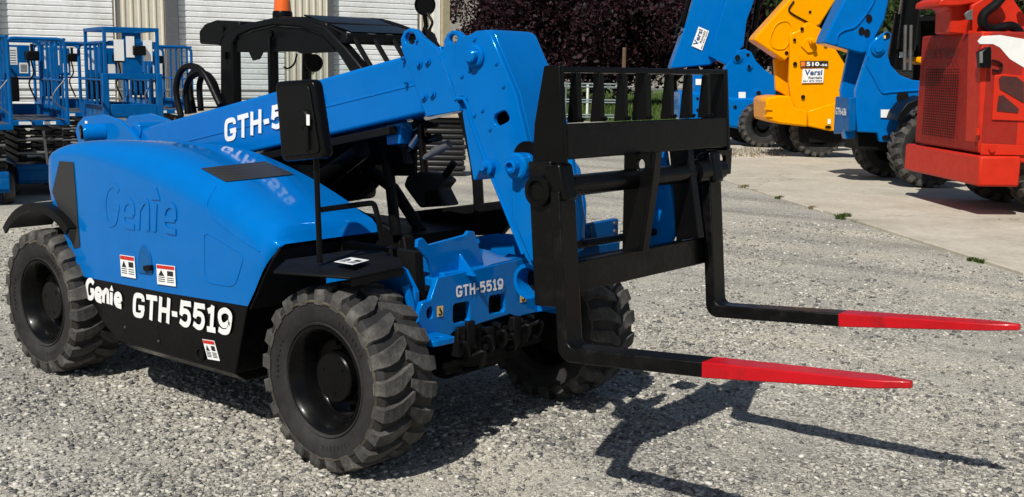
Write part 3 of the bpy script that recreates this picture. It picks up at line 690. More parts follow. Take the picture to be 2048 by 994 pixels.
for q in ((949,78),(993,126),(939,140),(924,152),(965,220),(949,230),(1007,172),(980,258)): bolt(*q, -.145, .007, parent=head, h=.003)
MB().cyl((.30,-.11,1.78),(.30,.15,1.78), .04, 16).cyl((.08,.02,1.58),(.5,.02,1.33), .05, 18).build('tilt_cylinder', 'black', head)
MB().lathe([(.0,0),(.078,0),(.078,.02),(.0,.02)], onY(1053, 318, -.17), (0,1,0), 28).build('cylinder_eye', 'black', head)
MB().prism(rounded([onY(a, b, -.2) for a, b in ((1024,400),(1024,325),(1031,309),(1044,304),(1058,309),(1066,330),(1072,520),(1062,524),(1024,432))], .02, 4), (0,.028,0)).build('tilt_link_plate', 'blue', head, bev=.004)
# ---- rear pivot: ears and pins
ear = [(150,262),(155,246),(166,234),(205,229),(238,240),(262,262),(278,284),(300,300),(290,330),(180,330),(160,300)]
EP = [onY(a, b, -.16) for a, b in ear]
pe = MB().prism(EP, (0,.03,0)).build('pivot_ear', 'blue', T, bev=.006)
MB().prism([p+Vector((0,.33,0)) for p in EP], (0,.03,0)).build('pivot_ear', 'blue', T, bev=.006)
p = onY(205, 266, -.16)
MB().lathe([(.06,0),(.06,.12),(.055,.13),(.045,.13),(.043,.135),(.0,.14)], p+Vector((-.0,.02,0)), (-.4,-.9,0), 28).build('pivot_boss', 'blue', pe)
MB().lathe([(.042,.128),(.04,.15),(.0,.152)], p+Vector((0,.02,0)), (-.4,-.9,0), 20).build('pivot_pin', 'black', pe)
p = onY(162, 257, -.161); MB().lathe([(.022,-.002),(.022,.002),(.0,.0025)], p, (0,-1,0), 18).build('eye_hole', 'dark_void', pe)
p = onY(170, 251, -.161); MB().quad(p, p+Vector((.03,0,0)), p+Vector((.03,0,.03)), p+Vector((0,0,.03))).build('maker_tag', 'decal_white', pe)
MB().cyl((-2.62,-.13,1.34),(-2.62,.17,1.34), .055, 20).box((-2.95,-.1,.9),(-2.5,.13,1.26)).build('rear_cross_tube', 'blue', T, bev=.006)
MB().box((-2.9,-.5,.5),(-2.3,.5,1.15)).build('rear_frame', 'black_matte', T, bev=.01)
# ---- hose loops over the boom
for k, pix in enumerate((((362,232),(352,180),(362,142),(385,132),(410,150),(440,210)), ((376,228),(372,180),(385,152),(410,150),(430,182),(442,215)), ((388,226),(378,165),(392,142),(420,160),(436,200),(445,225)), ((402,222),(399,170),(410,148),(428,165),(440,205),(447,222)))):
    MB().tube(spline([onY(a, b, -.03+.07*k) for a, b in pix], 6), .019, 12).build('hydraulic_hose', 'black_plastic', boom)

# ---- fork carriage, tilted back a little: local x forward from the shank face, z up from the blade top
TI = R(4.858); CX, CZ = 1.1071, .6938
CF = Matrix.Translation((CX, 0, CZ)) @ Matrix.Rotation(-TI, 4, 'Y')
CI = CF.inverted()
car = MB(CF); car.box((-.105,-.60,.19), (-.052,.66,.312)); carr = car.build('fork_carriage', 'fork_black', T, bev=.006)
MB(CF).box((-.04,-.572,.7155), (-.0,.655,.852)).build('upper_beam', 'fork_black', carr, bev=.005)
def loc_end(px, py, y): p = onY(px, py, y); return CI @ p
for y0, th in ((-.60, .028), (.642, .028)):
    E_ = [(-.155,.70),(.004,.70),(.002,.86),(.002,1.07),(-.075,1.075),(-.135,.86)]
    MB(CF).prism([(x, y0, z) for x, z in E_], (0, th, 0)).build('side_plate', 'black', carr, bev=.006)
MB(CF).box((-.03,-.57,1.045), (-.002,.642,1.068)).build('top_bar', 'black', carr, bev=.004)
for i, yy in enumerate((-.475, -.325, -.16, .0, .02, .19, .345, .50)):
    wd = .03
    if i == 4: continue
    sl = MB(CF); b0_, b1_ = (-.08 if i == 3 else -.06), -.006
    sl.prism([(b0_, yy-wd/2, .855), (b1_, yy-wd/2, .855), (b1_+.004, yy-wd/2, 1.044), (b0_+.03, yy-wd/2, 1.044)], (0, wd*1.5 if i == 3 else wd, 0)).build('backrest_bar', 'black', carr, bev=.003)
    MB(CF).cyl((.001, yy, .86), (.012, yy, .868), .008, 8).build('bar_weld', 'black', carr)
# near end post: tall box behind the shank
for y0, y1 in ((-.614, -.55), (.60, .668)):
    MB(CF).box((-.165, y0, .15 if y0 < 0 else .19), (-.05, y1, .715)).build('end_post', 'fork_black', carr, bev=.008)
# fork shaft
sa, sb = Vector((-.045, -.60, .612)), Vector((-.045, .655, .612))
MB(CF).cyl(sa, sb, .042, 24).cyl((-.045,.40,.612), (-.045,.49,.612), .058, 20).build('fork_shaft', 'black', carr)
MB(CF).lathe([(.06,0),(.06,.02),(.045,.026),(.042,.026),(.034,.012),(.0,.012)], (-.11,-.614,.60), (0,-1,0), 28).build('shaft_boss', 'black', carr)
MB().prism([onX(x, y, 1.0) for x, y in ((1412,298),(1465,296),(1462,348),(1412,352))], (-.02,0,0), [[onX(x, y, 1.0) for x, y in pcirc(1440,318,12,11)]]).build('hanger_plate', 'black', carr, bev=.003)
# vertical attach plates with a keyhole
def attach(yy, hole=True):
    q = [(-.21,.70),(-.02,.70),(-.03,.60),(-.08,.31),(-.2,.31)]
    h = [[Vector((x, yy, z)) for x, z in [(-.1+.03*math.cos(a), .645+.042*math.sin(a)) for a in [i*math.pi/8 for i in range(16)]]]] if hole else []
    MB(CF).prism([Vector((x, yy, z)) for x, z in q], (0,.022,0), h).build('attach_plate', 'black', carr, bev=.003)
    MB(CF).prism([(-.02,yy-.008,.70),(-.012,yy-.008,.69),(-.07,yy-.008,.31),(-.085,yy-.008,.31)], (0,.04,0)).build('attach_rib', 'black', carr, bev=.003)
def attach_px(y, pix, hole=None, rib=None):
    o_ = MB().prism([onY(a, b, y) for a, b in pix], (0,.022,0), [[onY(a, b, y) for a, b in hole]] if hole else []).build('attach_plate', 'black', carr, bev=.003)
    if rib: MB().prism([onY(a, b, y-.012) for a, b in rib], (0,.05,0)).build('attach_rib', 'black', carr, bev=.003)
attach_px(-.08, [(1248,305),(1300,302),(1302,360),(1278,503),(1244,506)], pcirc(1281,330,8,12), [(1303,304),(1312,303),(1306,360),(1285,502),(1277,503),(1298,360)])
attach_px(.33, [(1338,300),(1372,299),(1384,390),(1396,476),(1352,481),(1348,400)], None, [(1368,300),(1375,299),(1397,476),(1390,477)])
MB().tube([onX(1158,489,.86), onX(1326,461,.86)], .017, 10).build('lower_link', 'black', carr)
# forks
def fork(yc, tag_=None):
    L_, hw, th = 1.311, .051, .056; Lr = .597
    # side outline: shank + rounded heel + blade (black part)
    def outline():
        pts = [(-.047,.60),(-.003,.60)]
        pts += [(.0,.13)] + [(.0+.032*(1-math.cos(a)), .032*(1-math.sin(a))) for a in [i*math.pi/2/6 for i in range(7)]][1:]
        pts += [(Lr,0.),(Lr,-th)] + [(.01-(.057)*math.sin(a), -th+.057*(1-math.cos(a))) for a in [i*math.pi/2/6 for i in range(7)]]
        return pts
    m = MB(CF); m.prism([(x, yc-hw, z) for x, z in outline()], (0, 2*hw, 0)); f = m.build('fork', 'fork_black', T, bev=.005)
    m = MB(CF); secs = []
    for k in range(21):
        t = k/20; x = Lr+.0005+(L_-Lr)*t; jit = [random.uniform(-.012,.004) if k == 0 else 0 for _ in range(4)]; g_e = .0009*(1-t); w_ = hw*(1 if t < .78 else max(.24, 1-((t-.78)/.22)**2.3))*(1-.1*t); h_ = th*(1-.55*t)
        secs.append([m.v((x+jit[0], yc-w_-g_e, g_e-.002*t)), m.v((x+jit[1], yc+w_+g_e, g_e-.002*t)), m.v((x+jit[2], yc+w_+g_e, -h_-g_e)), m.v((x+jit[3], yc-w_-g_e, -h_-g_e))])
    for A, B in zip(secs, secs[1:]):
        for i in range(4): m.face([A[i], A[(i+1)%4], B[(i+1)%4], B[i]])
    m.face(secs[0][::-1]); m.face(secs[-1]); m.build('painted_tip', 'red_tip', f, bev=.004)
    # hanger eye
    q = [(-.05,.56),(.02,.56),(.0,.70),(-.02,.705),(-.075,.69),(-.09,.62)]
    MB(CF).prism([(x, yc-.042, z) for x, z in q], (0,.084,0)).build('fork_eye', 'black', f, bev=.012)
    return f
fork(-.5814); fork(.5333)
# blue coupler behind the carriage
cp = MB()
for yy, pix in ((-.2, [(1110,318),(1142,316),(1152,370),(1164,440),(1160,500),(1140,520),(1100,500)]), (.34, [(1300,304),(1330,302),(1340,370),(1349,440),(1349,468),(1340,488),(1322,496),(1296,496),(1286,470),(1292,400)])):
    MB().prism([onY(a, b, yy) for a, b in pix], (0,.03,0)).build('coupler_plate', 'blue', head, bev=.006)
MB().cyl((.8,-.2,.93),(.8,.37,.93), .025, 16).build('coupler_rod', 'black', head)
cc = [onX(x, y, .72) for x, y in ((1158,452),(1237,437),(1237,472),(1158,484))]
MB().prism(cc, (-.03,0,0)).build('coupler_bracket', 'blue_old', head, bev=.004)
for q in ((1180,455),(1180,472),(1228,446),(1228,462)):
    p = onX(*q, .72); MB().cyl(p, p+Vector((.01,0,0)), .008, 8).build('bolt', 'steel_dull', head)
MB().prism([onX(x, y, .74) for x, y in ((1158,496),(1240,484),(1240,512),(1158,524))], (-.03,0,0)).build('coupler_bracket', 'blue_old', head, bev=.004)
MB().prism([onX(x, y, .7) for x, y in ((1290,470),(1322,466),(1330,492),(1292,496))], (-.1,0,0)).build('coupler_floor', 'blue', head, bev=.004)
MB().cyl((.48,-.1,1.32),(.68,-.1,1.02), .035, 16).build('tilt_link', 'black', head)
# ================================================================== operator's cab (part of the telehandler)
YC, YD = .24, .88
def cy(x, y, k=0.): return onY(x, y, YC-k)
cab = MB().box((-2.2,YC+.02,.55),(-1.95,YD,1.05)).build('cab', 'black_matte', T, bev=.01)
outer = [(440,230),(440,86),(450,66),(478,50),(545,35),(600,38),(650,54),(690,95),(760,180),(800,260),(760,300)]
inner = [(466,205),(464,88),(474,72),(500,60),(545,50),(598,54),(640,68),(672,102),(712,165),(735,215),(600,300),(470,300)]
fr = MB().prism([cy(*q) for q in outer[:-1]]+[cy(812,330),cy(440,330)], (0,.07,0), [[cy(*q) for q in inner]]).build('cab_side_frame', 'black_plastic', cab, bev=.012, seg=3)
m = MB(); m.face([m.v(cy(*q)+Vector((0,.035,0))) for q in inner]); m.build('side_window', 'cab_glass', cab, smooth=0)
MB().prism([cy(*q)+Vector((0,.02,0)) for q in [(468,104),(470,78),(500,62),(545,52),(598,56),(640,70),(668,104),(596,107),(588,103),(520,104),(513,118),(500,121),(492,104)]], (0,.008,0)).build('window_band', 'black_plastic', cab)
MB().bar(cy(545,62,-.03), cy(548,230,-.03), .02, .07, up=(0,1,0)).build('window_mullion', 'black_plastic', cab, bev=.006)
p = cy(544,68,.012); MB().lathe([(.022,0),(.022,.02),(.0,.022)], p, (0,-1,0), 18).build('grab_knob', 'black', cab)
# far side frame and front/rear crossbars of the cage
fo = [(-2.2,YD,.55),(-2.2,YD,1.86),(-2.05,YD,1.96),(-1.7,YD,2.01),(-1.45,YD,2.0),(-1.1,YD,1.88),(-.88,YD,1.62),(-.72,YD,1.2),(-.68,YD,.8)]
MB().tube(spline(fo, 4), .032, 10).build('cage_tube', 'black_plastic', cab)
for y0 in (.30, .45, .6, .74):      # bars of the roof guard
    MB().tube([(-1.35,y0,1.985),(-1.1,y0,1.895),(-.9,y0,1.66)], .015, 8).build('roof_guard_bar', 'black_plastic', cab)
rp = [(-2.1,1.965),(-1.95,2.0),(-1.7,2.03),(-1.5,2.025),(-1.3,1.99)]
MB().prism([(x, YC+.03, z) for x, z in rp]+[(x, YC+.03, z-.05) for x, z in rp[::-1]], (0,.63,0)).build('roof', 'black_plastic', cab, bev=.02, seg=3)
MB().prism([(-1.52,YC+.05,2.03),(-1.52,YD-.02,2.032),(-1.12,YD-.02,1.935),(-1.12,YC+.05,1.93)], (0,0,.008)).build('roof_window', 'dark_glass', cab)
MB().box((-1.16,YC,1.87),(-1.1,YD+.03,1.93)).build('front_header', 'black_plastic', cab, bev=.012)
# rear box with a hooked brow
rb = [cy(*q) for q in ((398,88),(397,62),(408,48),(430,40),(478,42),(480,56),(446,74),(440,92),(432,90))]
MB().prism(rb, (0,.5,0)).build('rear_visor', 'black_plastic', cab, bev=.014, seg=3)
p = cy(447,56,.0); MB().lathe([(.018,0),(.018,.012),(.0,.014)], p, (0,-1,0), 16).build('visor_knob', 'black', cab)
MB().bar(cy(452,104,.01), cy(452,118,.01), .02, .03, up=(0,1,0)).build('hinge', 'black', cab)
# beacon
bc = onY(565, 33, .45)
MB().lathe([(.06,-.02),(.06,.02),(.055,.032),(.0,.032)], bc, (0,0,1), 28).build('beacon_base', 'black', cab)
MB().lathe([(.052,.03),(.05,.06),(.046,.11),(.036,.14),(.0,.15)], bc, (0,0,1), 28).build('beacon_lens', 'orange_lens', cab)
# work light on the far front corner
wl = onY(850, 10, .84)
MB().lathe([(.0,-.04),(.045,-.035),(.062,-.01),(.062,.02),(.055,.022),(.05,.012),(.0,.012)], wl, (CAM-wl)*Vector((1,1,.2)), 28).build('work_light', 'black', cab)
MB().tube([wl+Vector((0,0,-.06)), wl+Vector((0,.01,-.12)), wl+Vector((-.02,0,-.18))], .014, 8).build('light_bracket', 'black', cab)
MB().tube(spline([wl+Vector((.02,0,-.05)), wl+Vector((.06,0,-.1)), wl+Vector((.04,0,-.15)), wl+Vector((.09,0,-.2)), wl+Vector((.12,-.05,-.24))],5), .008, 6).build('light_cable', 'black_plastic', cab)
for a in range(5):
    o_ = wl+Vector((.02+.015*a, -.02, -.17-.008*a)); MB().tube(spline([o_, o_+Vector((.03,-.02,.03)), o_+Vector((.07,-.05,0)), o_+Vector((.12,-.06,-.05))], 4), .009, 6).build('cable_loop', 'black_plastic', cab)
# interior: wiper mirror, seat, steering wheel, dashboard, console
p = onY(628, 126, .6); MB().lathe([(.0,-.012),(.05,-.01),(.055,0),(.05,.012),(.0,.014)], p, (CAM-p), 24).build('inside_mirror', 'black_plastic', cab)
MB().tube(spline([onY(594,108,.5),onY(588,128,.5),onY(576,137,.5),onY(568,134,.5)],5), .006, 6).build('wiper_cable', 'black', cab)
st = MB()
st.box((-1.86,.36,.95),(-1.42,.78,1.08)); seat = st.build('seat', 'black_plastic', cab, bev=.04, seg=3)
MB().hexa([(-1.92,.36,1.05),(-1.80,.36,1.05),(-1.80,.78,1.05),(-1.92,.78,1.05)], [(-2.04,.40,1.5),(-1.95,.40,1.5),(-1.95,.74,1.5),(-2.04,.74,1.5)]).build('seat_back', 'black_plastic', cab, bev=.03, seg=3)
sc_ = onY(728, 332, .5)
MB().prism(rounded([onY(a, b, .5) for a, b in ((630,300),(690,290),(722,282),(742,290),(752,318),(748,350),(732,376),(700,402),(640,410))], .03, 4), (0,.1,0), [[onY(a, b, .5) for a, b in pcirc(724,330,8,20)]]).build('arm_console', 'black_plastic', cab, bev=.012)
MB().tube([sc_, sc_+Vector((.22,.03,-.12)), sc_+Vector((.42,.05,-.35))], .035, 10).build('steering_column', 'black_plastic', cab)
ds = [onY(a, b, .55) for a, b in ((806,372),(812,352),(838,342),(876,348),(893,362),(880,378),(897,412),(838,416))]
MB().prism(ds, (0,.1,0)).build('dashboard', 'dash_grey', cab, bev=.015)
MB().prism([onY(a, b, .54) for a, b in ((848,385),(872,378),(882,408),(852,412))], (0,.02,0)).build('dash_panel', 'black_matte', cab, bev=.004)
MB().tube([onY(a,b,.56) for a,b in ((890,352),(900,338),(908,326))], .022, 8).build('joystick', 'black_plastic', cab)
# front pillar and lower front door post under the boom
MB().tube([onY(a,b,.26) for a,b in ((768,280),(780,360),(792,470))], .03, 10).build('front_pillar', 'black_plastic', cab)
MB().prism([onY(a,b,.3) for a,b in ((760,280),(828,285),(828,352),(766,352))], (0,.03,0)).build('control_box', 'dark_void', cab, bev=.006)
MB().hexa([(-1.95,.28,.55),(-.62,.28,.55),(-.62,.86,.55),(-1.95,.86,.55)], [(-1.95,.28,.84),(-.70,.28,.84),(-.70,.86,.84),(-1.95,.86,.84)]).build('cab_floor', 'black_matte', cab, bev=.01)
MB().prism([onY(a,b,.27) for a,b in ((600,360),(752,440),(800,470),(800,540),(640,540))], (0,.03,0)).build('cab_inner_wall', 'black_matte', cab, bev=.008)
sl_ = [onY(a,b,.86) for a,b in ((812,424),(1000,402),(1034,428),(1000,470),(820,474))]
MB().prism(sl_, (0,.05,0)).build('cab_sill', 'black_matte', cab, bev=.008)
# hoses and valve under the boom front
uh = random.Random(9)
for k in range(7):
    a0 = onY(780+uh.uniform(-8,8), 268+uh.uniform(-8,10), .02); b0_ = onY(850+uh.uniform(0,30), 262+uh.uniform(-14,20), .05)
    MB().tube(spline([a0, a0.lerp(b0_,.35)+Vector((0,0,uh.uniform(-.05,.04))), a0.lerp(b0_,.7)+Vector((0,0,uh.uniform(-.04,.05))), b0_], 5), uh.choice((.008,.011,.014)), 8).build('boom_hose', 'black_plastic', boom)
MB().tube([onY(a,b,.03) for a,b in ((820,300),(850,280),(880,275))], .02, 10).build('hose_guide', 'black', boom)
MB().cyl(onY(822,292,.0), onY(838,268,.0), .016, 12).build('hose_fitting', 'steel', boom)
MB().cyl(onY(846,318,.0), onY(872,302,.0), .016, 12).cyl(onY(868,304,.0), onY(898,288,.0), .022, 12).build('gas_strut', 'steel_dull', boom)
MB().prism([onY(a,b,-.05) for a,b in ((771,250),(803,244),(800,288),(773,290))], (0,.12,0)).build('boom_stop', 'blue', boom, bev=.006)
MB().tube([onY(a,b,.0) for a,b in ((842,250),(845,300),(850,345))], .02, 8).build('lift_pin', 'black', boom)
MB().cyl((-1.4,.02,.95),(-.75,.02,1.33), .06, 20).build('lift_cylinder', 'black', boom)
# ================================================================== setting
def lattice(seed, cell, n=128):
    g = np.random.default_rng(seed).random((n, n))
    def f(x, y):
        u, v = np.asarray(x)/cell, np.asarray(y)/cell; i, j = np.floor(u).astype(int), np.floor(v).astype(int); a, b = u-i, v-j
        a, b = a*a*(3-2*a), b*b*(3-2*b); q = lambda di, dj: g[(i+di) % n, (j+dj) % n]
        return (q(0,0)*(1-a)+q(1,0)*a)*(1-b) + (q(0,1)*(1-a)+q(1,1)*a)*b
    return f
LAT = [(lattice(1, .9), .016), (lattice(2, .31), .011), (lattice(3, .11), .010), (lattice(4, .055), .006)]
X0, X1, Y0, Y1 = -4.5, 4.6, -4.4, 6.2
def ground_h(x, y):        # shallow ruts and lumps of the near yard, fading out at the patch's rim and under the tyres
    h = sum(f(x, y)*a for f, a in LAT) - .023
    e = np.clip(np.minimum.reduce([x-X0, X1-x, y-Y0, Y1-y])/.8, 0, 1)
    return h*e
gx, gy = np.linspace(X0, X1, 228), np.linspace(Y0, Y1, 266); GX, GY = np.meshgrid(gx, gy, indexing='ij'); GZ = ground_h(GX, GY)
nx, ny = GX.shape; idx = np.arange(nx*ny).reshape(nx, ny); V_ = np.stack([GX, GY, GZ], 2).reshape(-1, 3)
F_ = np.stack([idx[:-1,:-1], idx[1:,:-1], idx[1:,1:], idx[:-1,1:]], 2).reshape(-1, 4)
n0 = len(V_); out = np.array([(-900,-500,0),(500,-500,0),(500,900,0),(-900,900,0)], float); cn = [idx[0,0], idx[-1,0], idx[-1,-1], idx[0,-1]]
F_ = np.vstack([F_, [[n0+a, n0+(a+1) % 4, cn[(a+1) % 4], cn[a]] for a in range(4)]])
me = bpy.data.meshes.new('ground'); me.from_pydata(np.vstack([V_, out]).tolist(), [], F_.tolist()); me.materials.append(MAT['gravel_ground'])
me.polygons.foreach_set('use_smooth', [True]*len(F_))
tag(link(bpy.data.objects.new('ground', me)), 'dry grey gravel yard', kind='structure')
# concrete slab in panels
E0, E1 = onZ(2047,552), onZ(1470,370)
eu = (E1-E0).normalized(); en = Vector((-eu.y, eu.x, 0)); en = en if en.dot(onZ(1900,420)-E0) > 0 else -en
slab = bpy.data.objects.new('concrete_slab', None); link(slab); tag(slab, 'pale concrete slab under the parked machines', kind='structure')
pan = None
for i in range(-3, 4):
    for j in range(0, 4):
        L_, W_ = 4.6, 3.7
        o = E0 + eu*(i*L_) + en*(j*W_); rz = random.uniform(-.006, .006)
        a, b, c, d = o, o+eu*(L_-.02), o+eu*(L_-.02)+en*(W_-.02), o+en*(W_-.02)
        MB().hexa([p+Vector((0,0,-.1)) for p in (a,b,c,d)], [p+Vector((0,0,.03+rz)) for p in (a,b,c,d)]).build('slab_panel', 'concrete', slab, bev=.01)
# loose stones (uncountable): many small angular pebbles
def stones(name, n, r0, r1, s0, s1, seed, spread=34):
    g = np.random.default_rng(seed)
    t = g.random(n); r = r0*(r1/r0)**t
    a = YAW + np.radians(g.uniform(-spread, spread, n))
    x = CAM.x + r*np.cos(a); y = CAM.y + r*np.sin(a)
    k = (x-E0.x)*en.x + (y-E0.y)*en.y < -.03
    pat = lattice(9, .7)(x, y)*.6 + lattice(10, .23)(x, y)*.4
    k &= g.random(n) < np.clip((pat-.22)/.3, .22, 1)
    x, y, r, pat = x[k], y[k], r[k], pat[k]; n = len(x)
    s = s0*(s1/s0)**(g.random(n)**2.2)*(.7+.7*pat); gz0 = ground_h(x, y)*((x > X0) & (x < X1) & (y > Y0) & (y < Y1))
    base = np.array([[-1,-1,-1],[1,-1,-1],[1,1,-1],[-1,1,-1],[-1,-1,1],[1,-1,1],[1,1,1],[-1,1,1]], float)
    V = base[None]*g.uniform(.35, 1., (n, 8, 3)); V[:, :, 2] *= .55
    V[:, :, 0] *= g.uniform(.7, 1.35, (n, 1))
    th = g.uniform(0, 6.28, n); c, q = np.cos(th)[:, None], np.sin(th)[:, None]
    tx = g.uniform(-.5, .5, (n, 1)); 
    X = V[:, :, 0]*c - V[:, :, 1]*q; Y = V[:, :, 0]*q + V[:, :, 1]*c; Zz = V[:, :, 2] + tx*V[:, :, 0]*.5
    P = np.stack([X*s[:, None]+x[:, None], Y*s[:, None]+y[:, None], Zz*s[:, None]+(s*.22+gz0)[:, None]], 2).reshape(-1, 3)
    F = np.array([[3,2,1,0],[4,5,6,7],[0,1,5,4],[1,2,6,5],[2,3,7,6],[3,0,4,7]])
    F = (F[None]+8*np.arange(n)[:, None, None]).reshape(-1, 4)
    me = bpy.data.meshes.new(name); me.vertices.add(len(P)); me.vertices.foreach_set('co', P.ravel())
    me.loops.add(F.size); me.loops.foreach_set('vertex_index', F.ravel()); me.polygons.add(len(F))
    me.polygons.foreach_set('loop_start', np.arange(0, F.size, 4)); me.update(calc_edges=True); me.materials.append(MAT['stone'])
    o = bpy.data.objects.new(name, me); link(o); tag(o, 'loose grey gravel stones covering the yard', 'gravel', kind='stuff'); return o
stones('gravel', 200000, 2.6, 14, .0028, .0165, 4)
# the odd bigger stones by the tyre
for i, q in enumerate(((1108,776),(820,722))):
    p = onZ(*q); m = MB(); bmesh.ops.create_icosphere(m.bm, subdivisions=2, radius=1)
    rr = random.Random(i)
    for v in m.bm.verts: v.co = Vector((v.co.x*.035*rr.uniform(.8,1.1), v.co.y*.025, v.co.z*.02*rr.uniform(.8,1.1))) + p + Vector((0,0,.012))
    if i == 0: tag(m.build('stone', 'stone', None), 'small pale stone lying against a front tyre of the forklift', 'stone')
# lawn, road, hill
def at_dist(px, d):      # ground point below pixel column px at horizontal distance d
    r = ray(px, 160); r.z = 0; r.normalize(); return Vector((CAM.x, CAM.y, 0)) + r*d
def flat(name, pts, z, mat, label):
    m = MB(); m.face([m.v(at_dist(x, d)+Vector((0,0,z))) for x, d in pts]); return tag(m.build(name, mat, None, smooth=0), label, kind='structure')
flat('lawn', ((950,43),(1250,41),(1500,41),(2200,44),(2200,150),(950,150)), .004, 'lawn', 'patchy green lawn beyond the gravel')
flat('road', ((500,140),(2600,140),(2600,162),(500,162)), .008, 'asphalt', 'grey road beyond the lawn')
g_ = np.random.default_rng(5)
def hill():
    m = MB(); nx, ny = 90, 26; d0, d1 = 200., 620.; rows = []
    for j in range(ny):
        d = d0+(d1-d0)*j/(ny-1); row = []
        for i in range(nx):
            a = YAW + R(-60+120*i/(nx-1)); h = 150*(j/(ny-1))**.8*(.75+.25*math.sin(i*.31)+.12*math.sin(i*.9+j)) + (g_.normal()*2.2 if j else 0)
            row.append(m.v((CAM.x+d*math.cos(a), CAM.y+d*math.sin(a), -.5 if j == 0 else h)))
        rows.append(row)
    for A, B in zip(rows, rows[1:]):
        for i in range(nx-1): m.face([A[i+1], A[i], B[i], B[i+1]])
    return tag(m.build('hill', 'hill_rock', None, smooth=60), 'bare grey-brown rocky hillside', kind='structure')
hill()
# grass blades at the lawn's front (uncountable)
def blades(name, pts, h0, h1, mat, seed, wd=.012, lean=.4):
    g = np.random.default_rng(seed); n = len(pts); h = g.uniform(h0, h1, n); th = g.uniform(0, 6.28, n); ln = g.uniform(0, lean, n)
    dx, dy = np.cos(th), np.sin(th); ph = g.uniform(0, 6.28, n); lx, ly = np.cos(ph)*ln*h, np.sin(ph)*ln*h
    P = np.zeros((n, 3, 3)); P[:, 0, 0] = pts[:, 0]-dx*wd; P[:, 0, 1] = pts[:, 1]-dy*wd; P[:, 1, 0] = pts[:, 0]+dx*wd; P[:, 1, 1] = pts[:, 1]+dy*wd
    P[:, 2, 0] = pts[:, 0]+lx; P[:, 2, 1] = pts[:, 1]+ly; P[:, 2, 2] = h; P[:, :2, 2] = pts[:, 2:3]-.01; P[:, 2, 2] += pts[:, 2]
    me = bpy.data.meshes.new(name); me.from_pydata(P.reshape(-1, 3).tolist(), [], (np.arange(n*3).reshape(-1, 3)).tolist()); me.materials.append(MAT[mat])
    return me
q = np.array([[*at_dist(1000+1000*a, 42*(2.4**b))] for a, b in RNG.random((30000, 2))])
o = link(bpy.data.objects.new('grass', blades('grass', q, .08, .3, 'grass_blade', 3, .03))); tag(o, 'tufty lawn grass beyond the gravel', 'grass', kind='stuff')
# weeds along the slab's edge, each a tuft of its own
WL = {0:'low green weed in the slab edge crack', 1:'dry straw-coloured weed at the slab edge', 2:'bushy dark green weed on the slab edge'}
wd = [(1560,398,.065,0),(1690,438,.11,2),(1490,376,.08,1),(1945,522,.05,0),(1965,526,.05,0),(1625,418,.06,1)]
for k, (x, y, s_, t_) in enumerate(wd):
    p = onZ(x, y); rr = np.random.default_rng(k); n = 260 if t_ == 2 else 130
    q = np.zeros((n, 3)); a = rr.uniform(0, 6.28, n); d = np.abs(rr.normal(0, s_*.55, n)); q[:, 0] = p.x+d*np.cos(a); q[:, 1] = p.y+d*np.sin(a); q[:, 2] = .01
    me = blades('weed', q, s_*.25, s_*.75, 'dry_stalk' if t_ == 1 else 'weed_leaf', k, .012, 1.2)
    o = link(bpy.data.objects.new('weed', me)); tag(o, WL[t_], 'weed', 'weeds along the slab edge')
# dry weeds at the back joint of the slab
q = np.array([[*(onZ(1375+200*a, 300+18*b)+Vector((0,0,.03)))] for a, b in RNG.random((500, 2))])
o = link(bpy.data.objects.new('dry_weeds', blades('dry_weeds', q, .03, .12, 'dry_stalk', 8, .014, .8))); tag(o, 'dry straw weeds growing in the slab joint', 'weeds', kind='stuff')
# ================================================================== the metal building
Wo = onZ(395, 217); wu = Vector((math.cos(R(70)), math.sin(R(70)), 0)); wn = Vector((wu.y, -wu.x, 0))
if wn.dot(CAM-Wo) < 0: wn = -wn
def ws(px): return (onP(px, 140, Wo, wn)-Wo).dot(wu)      # distance along the wall
HB_ = 6.4
B_ = thing('metal_building', 'long beige ribbed metal building with white roll-up doors', 'building', Wo)
def wp(s_, z, k=0.): return Wo + wu*s_ + Vector((0,0,z)) + wn*k
doors = [(ws(-150), ws(-25)), (ws(2), ws(231)), (ws(360), ws(572)), (ws(667), ws(838))]
def slab_box(m, s0, s1, z0, z1, k0, k1): return m.hexa([wp(s0,z0,k0), wp(s1,z0,k0), wp(s1,z0,k1), wp(s0,z0,k1)], [wp(s0,z1,k0), wp(s1,z1,k0), wp(s1,z1,k1), wp(s0,z1,k1)])
s_end = ws(890)
edges = [ws(-320)] + [e for d in doors for e in d] + [s_end]
m = MB()
for a, b in zip(edges[0::2], edges[1::2]): slab_box(m, a, b, 0, HB_, -.3, 0)
slab_box(m, edges[0], s_end, 5.2, HB_+.0, -.32, -.02)
wall = m.build('wall', 'wall_metal', B_, bev=0)
roof = slab_box(MB(), edges[0]-.2, s_end+.2, HB_, HB_+.25, -14, .3).build('roof', 'door_metal', B_)
slab_box(MB(), s_end-.3, s_end, 0, HB_, -14, -.31).build('end_wall', 'wall_metal', B_)
for a, b in zip(edges[0::2], edges[1::2]):
    x = a+.1
    while x < b-.12:
        p = [wp(x-.07,.05,.0), wp(x-.03,.05,.045), wp(x+.03,.05,.045), wp(x+.07,.05,.0)]
        MB().hexa(p, [q+Vector((0,0,HB_-.1)) for q in p]).build('wall_rib', 'wall_metal', B_, smooth=0); x += .305
sl = .232
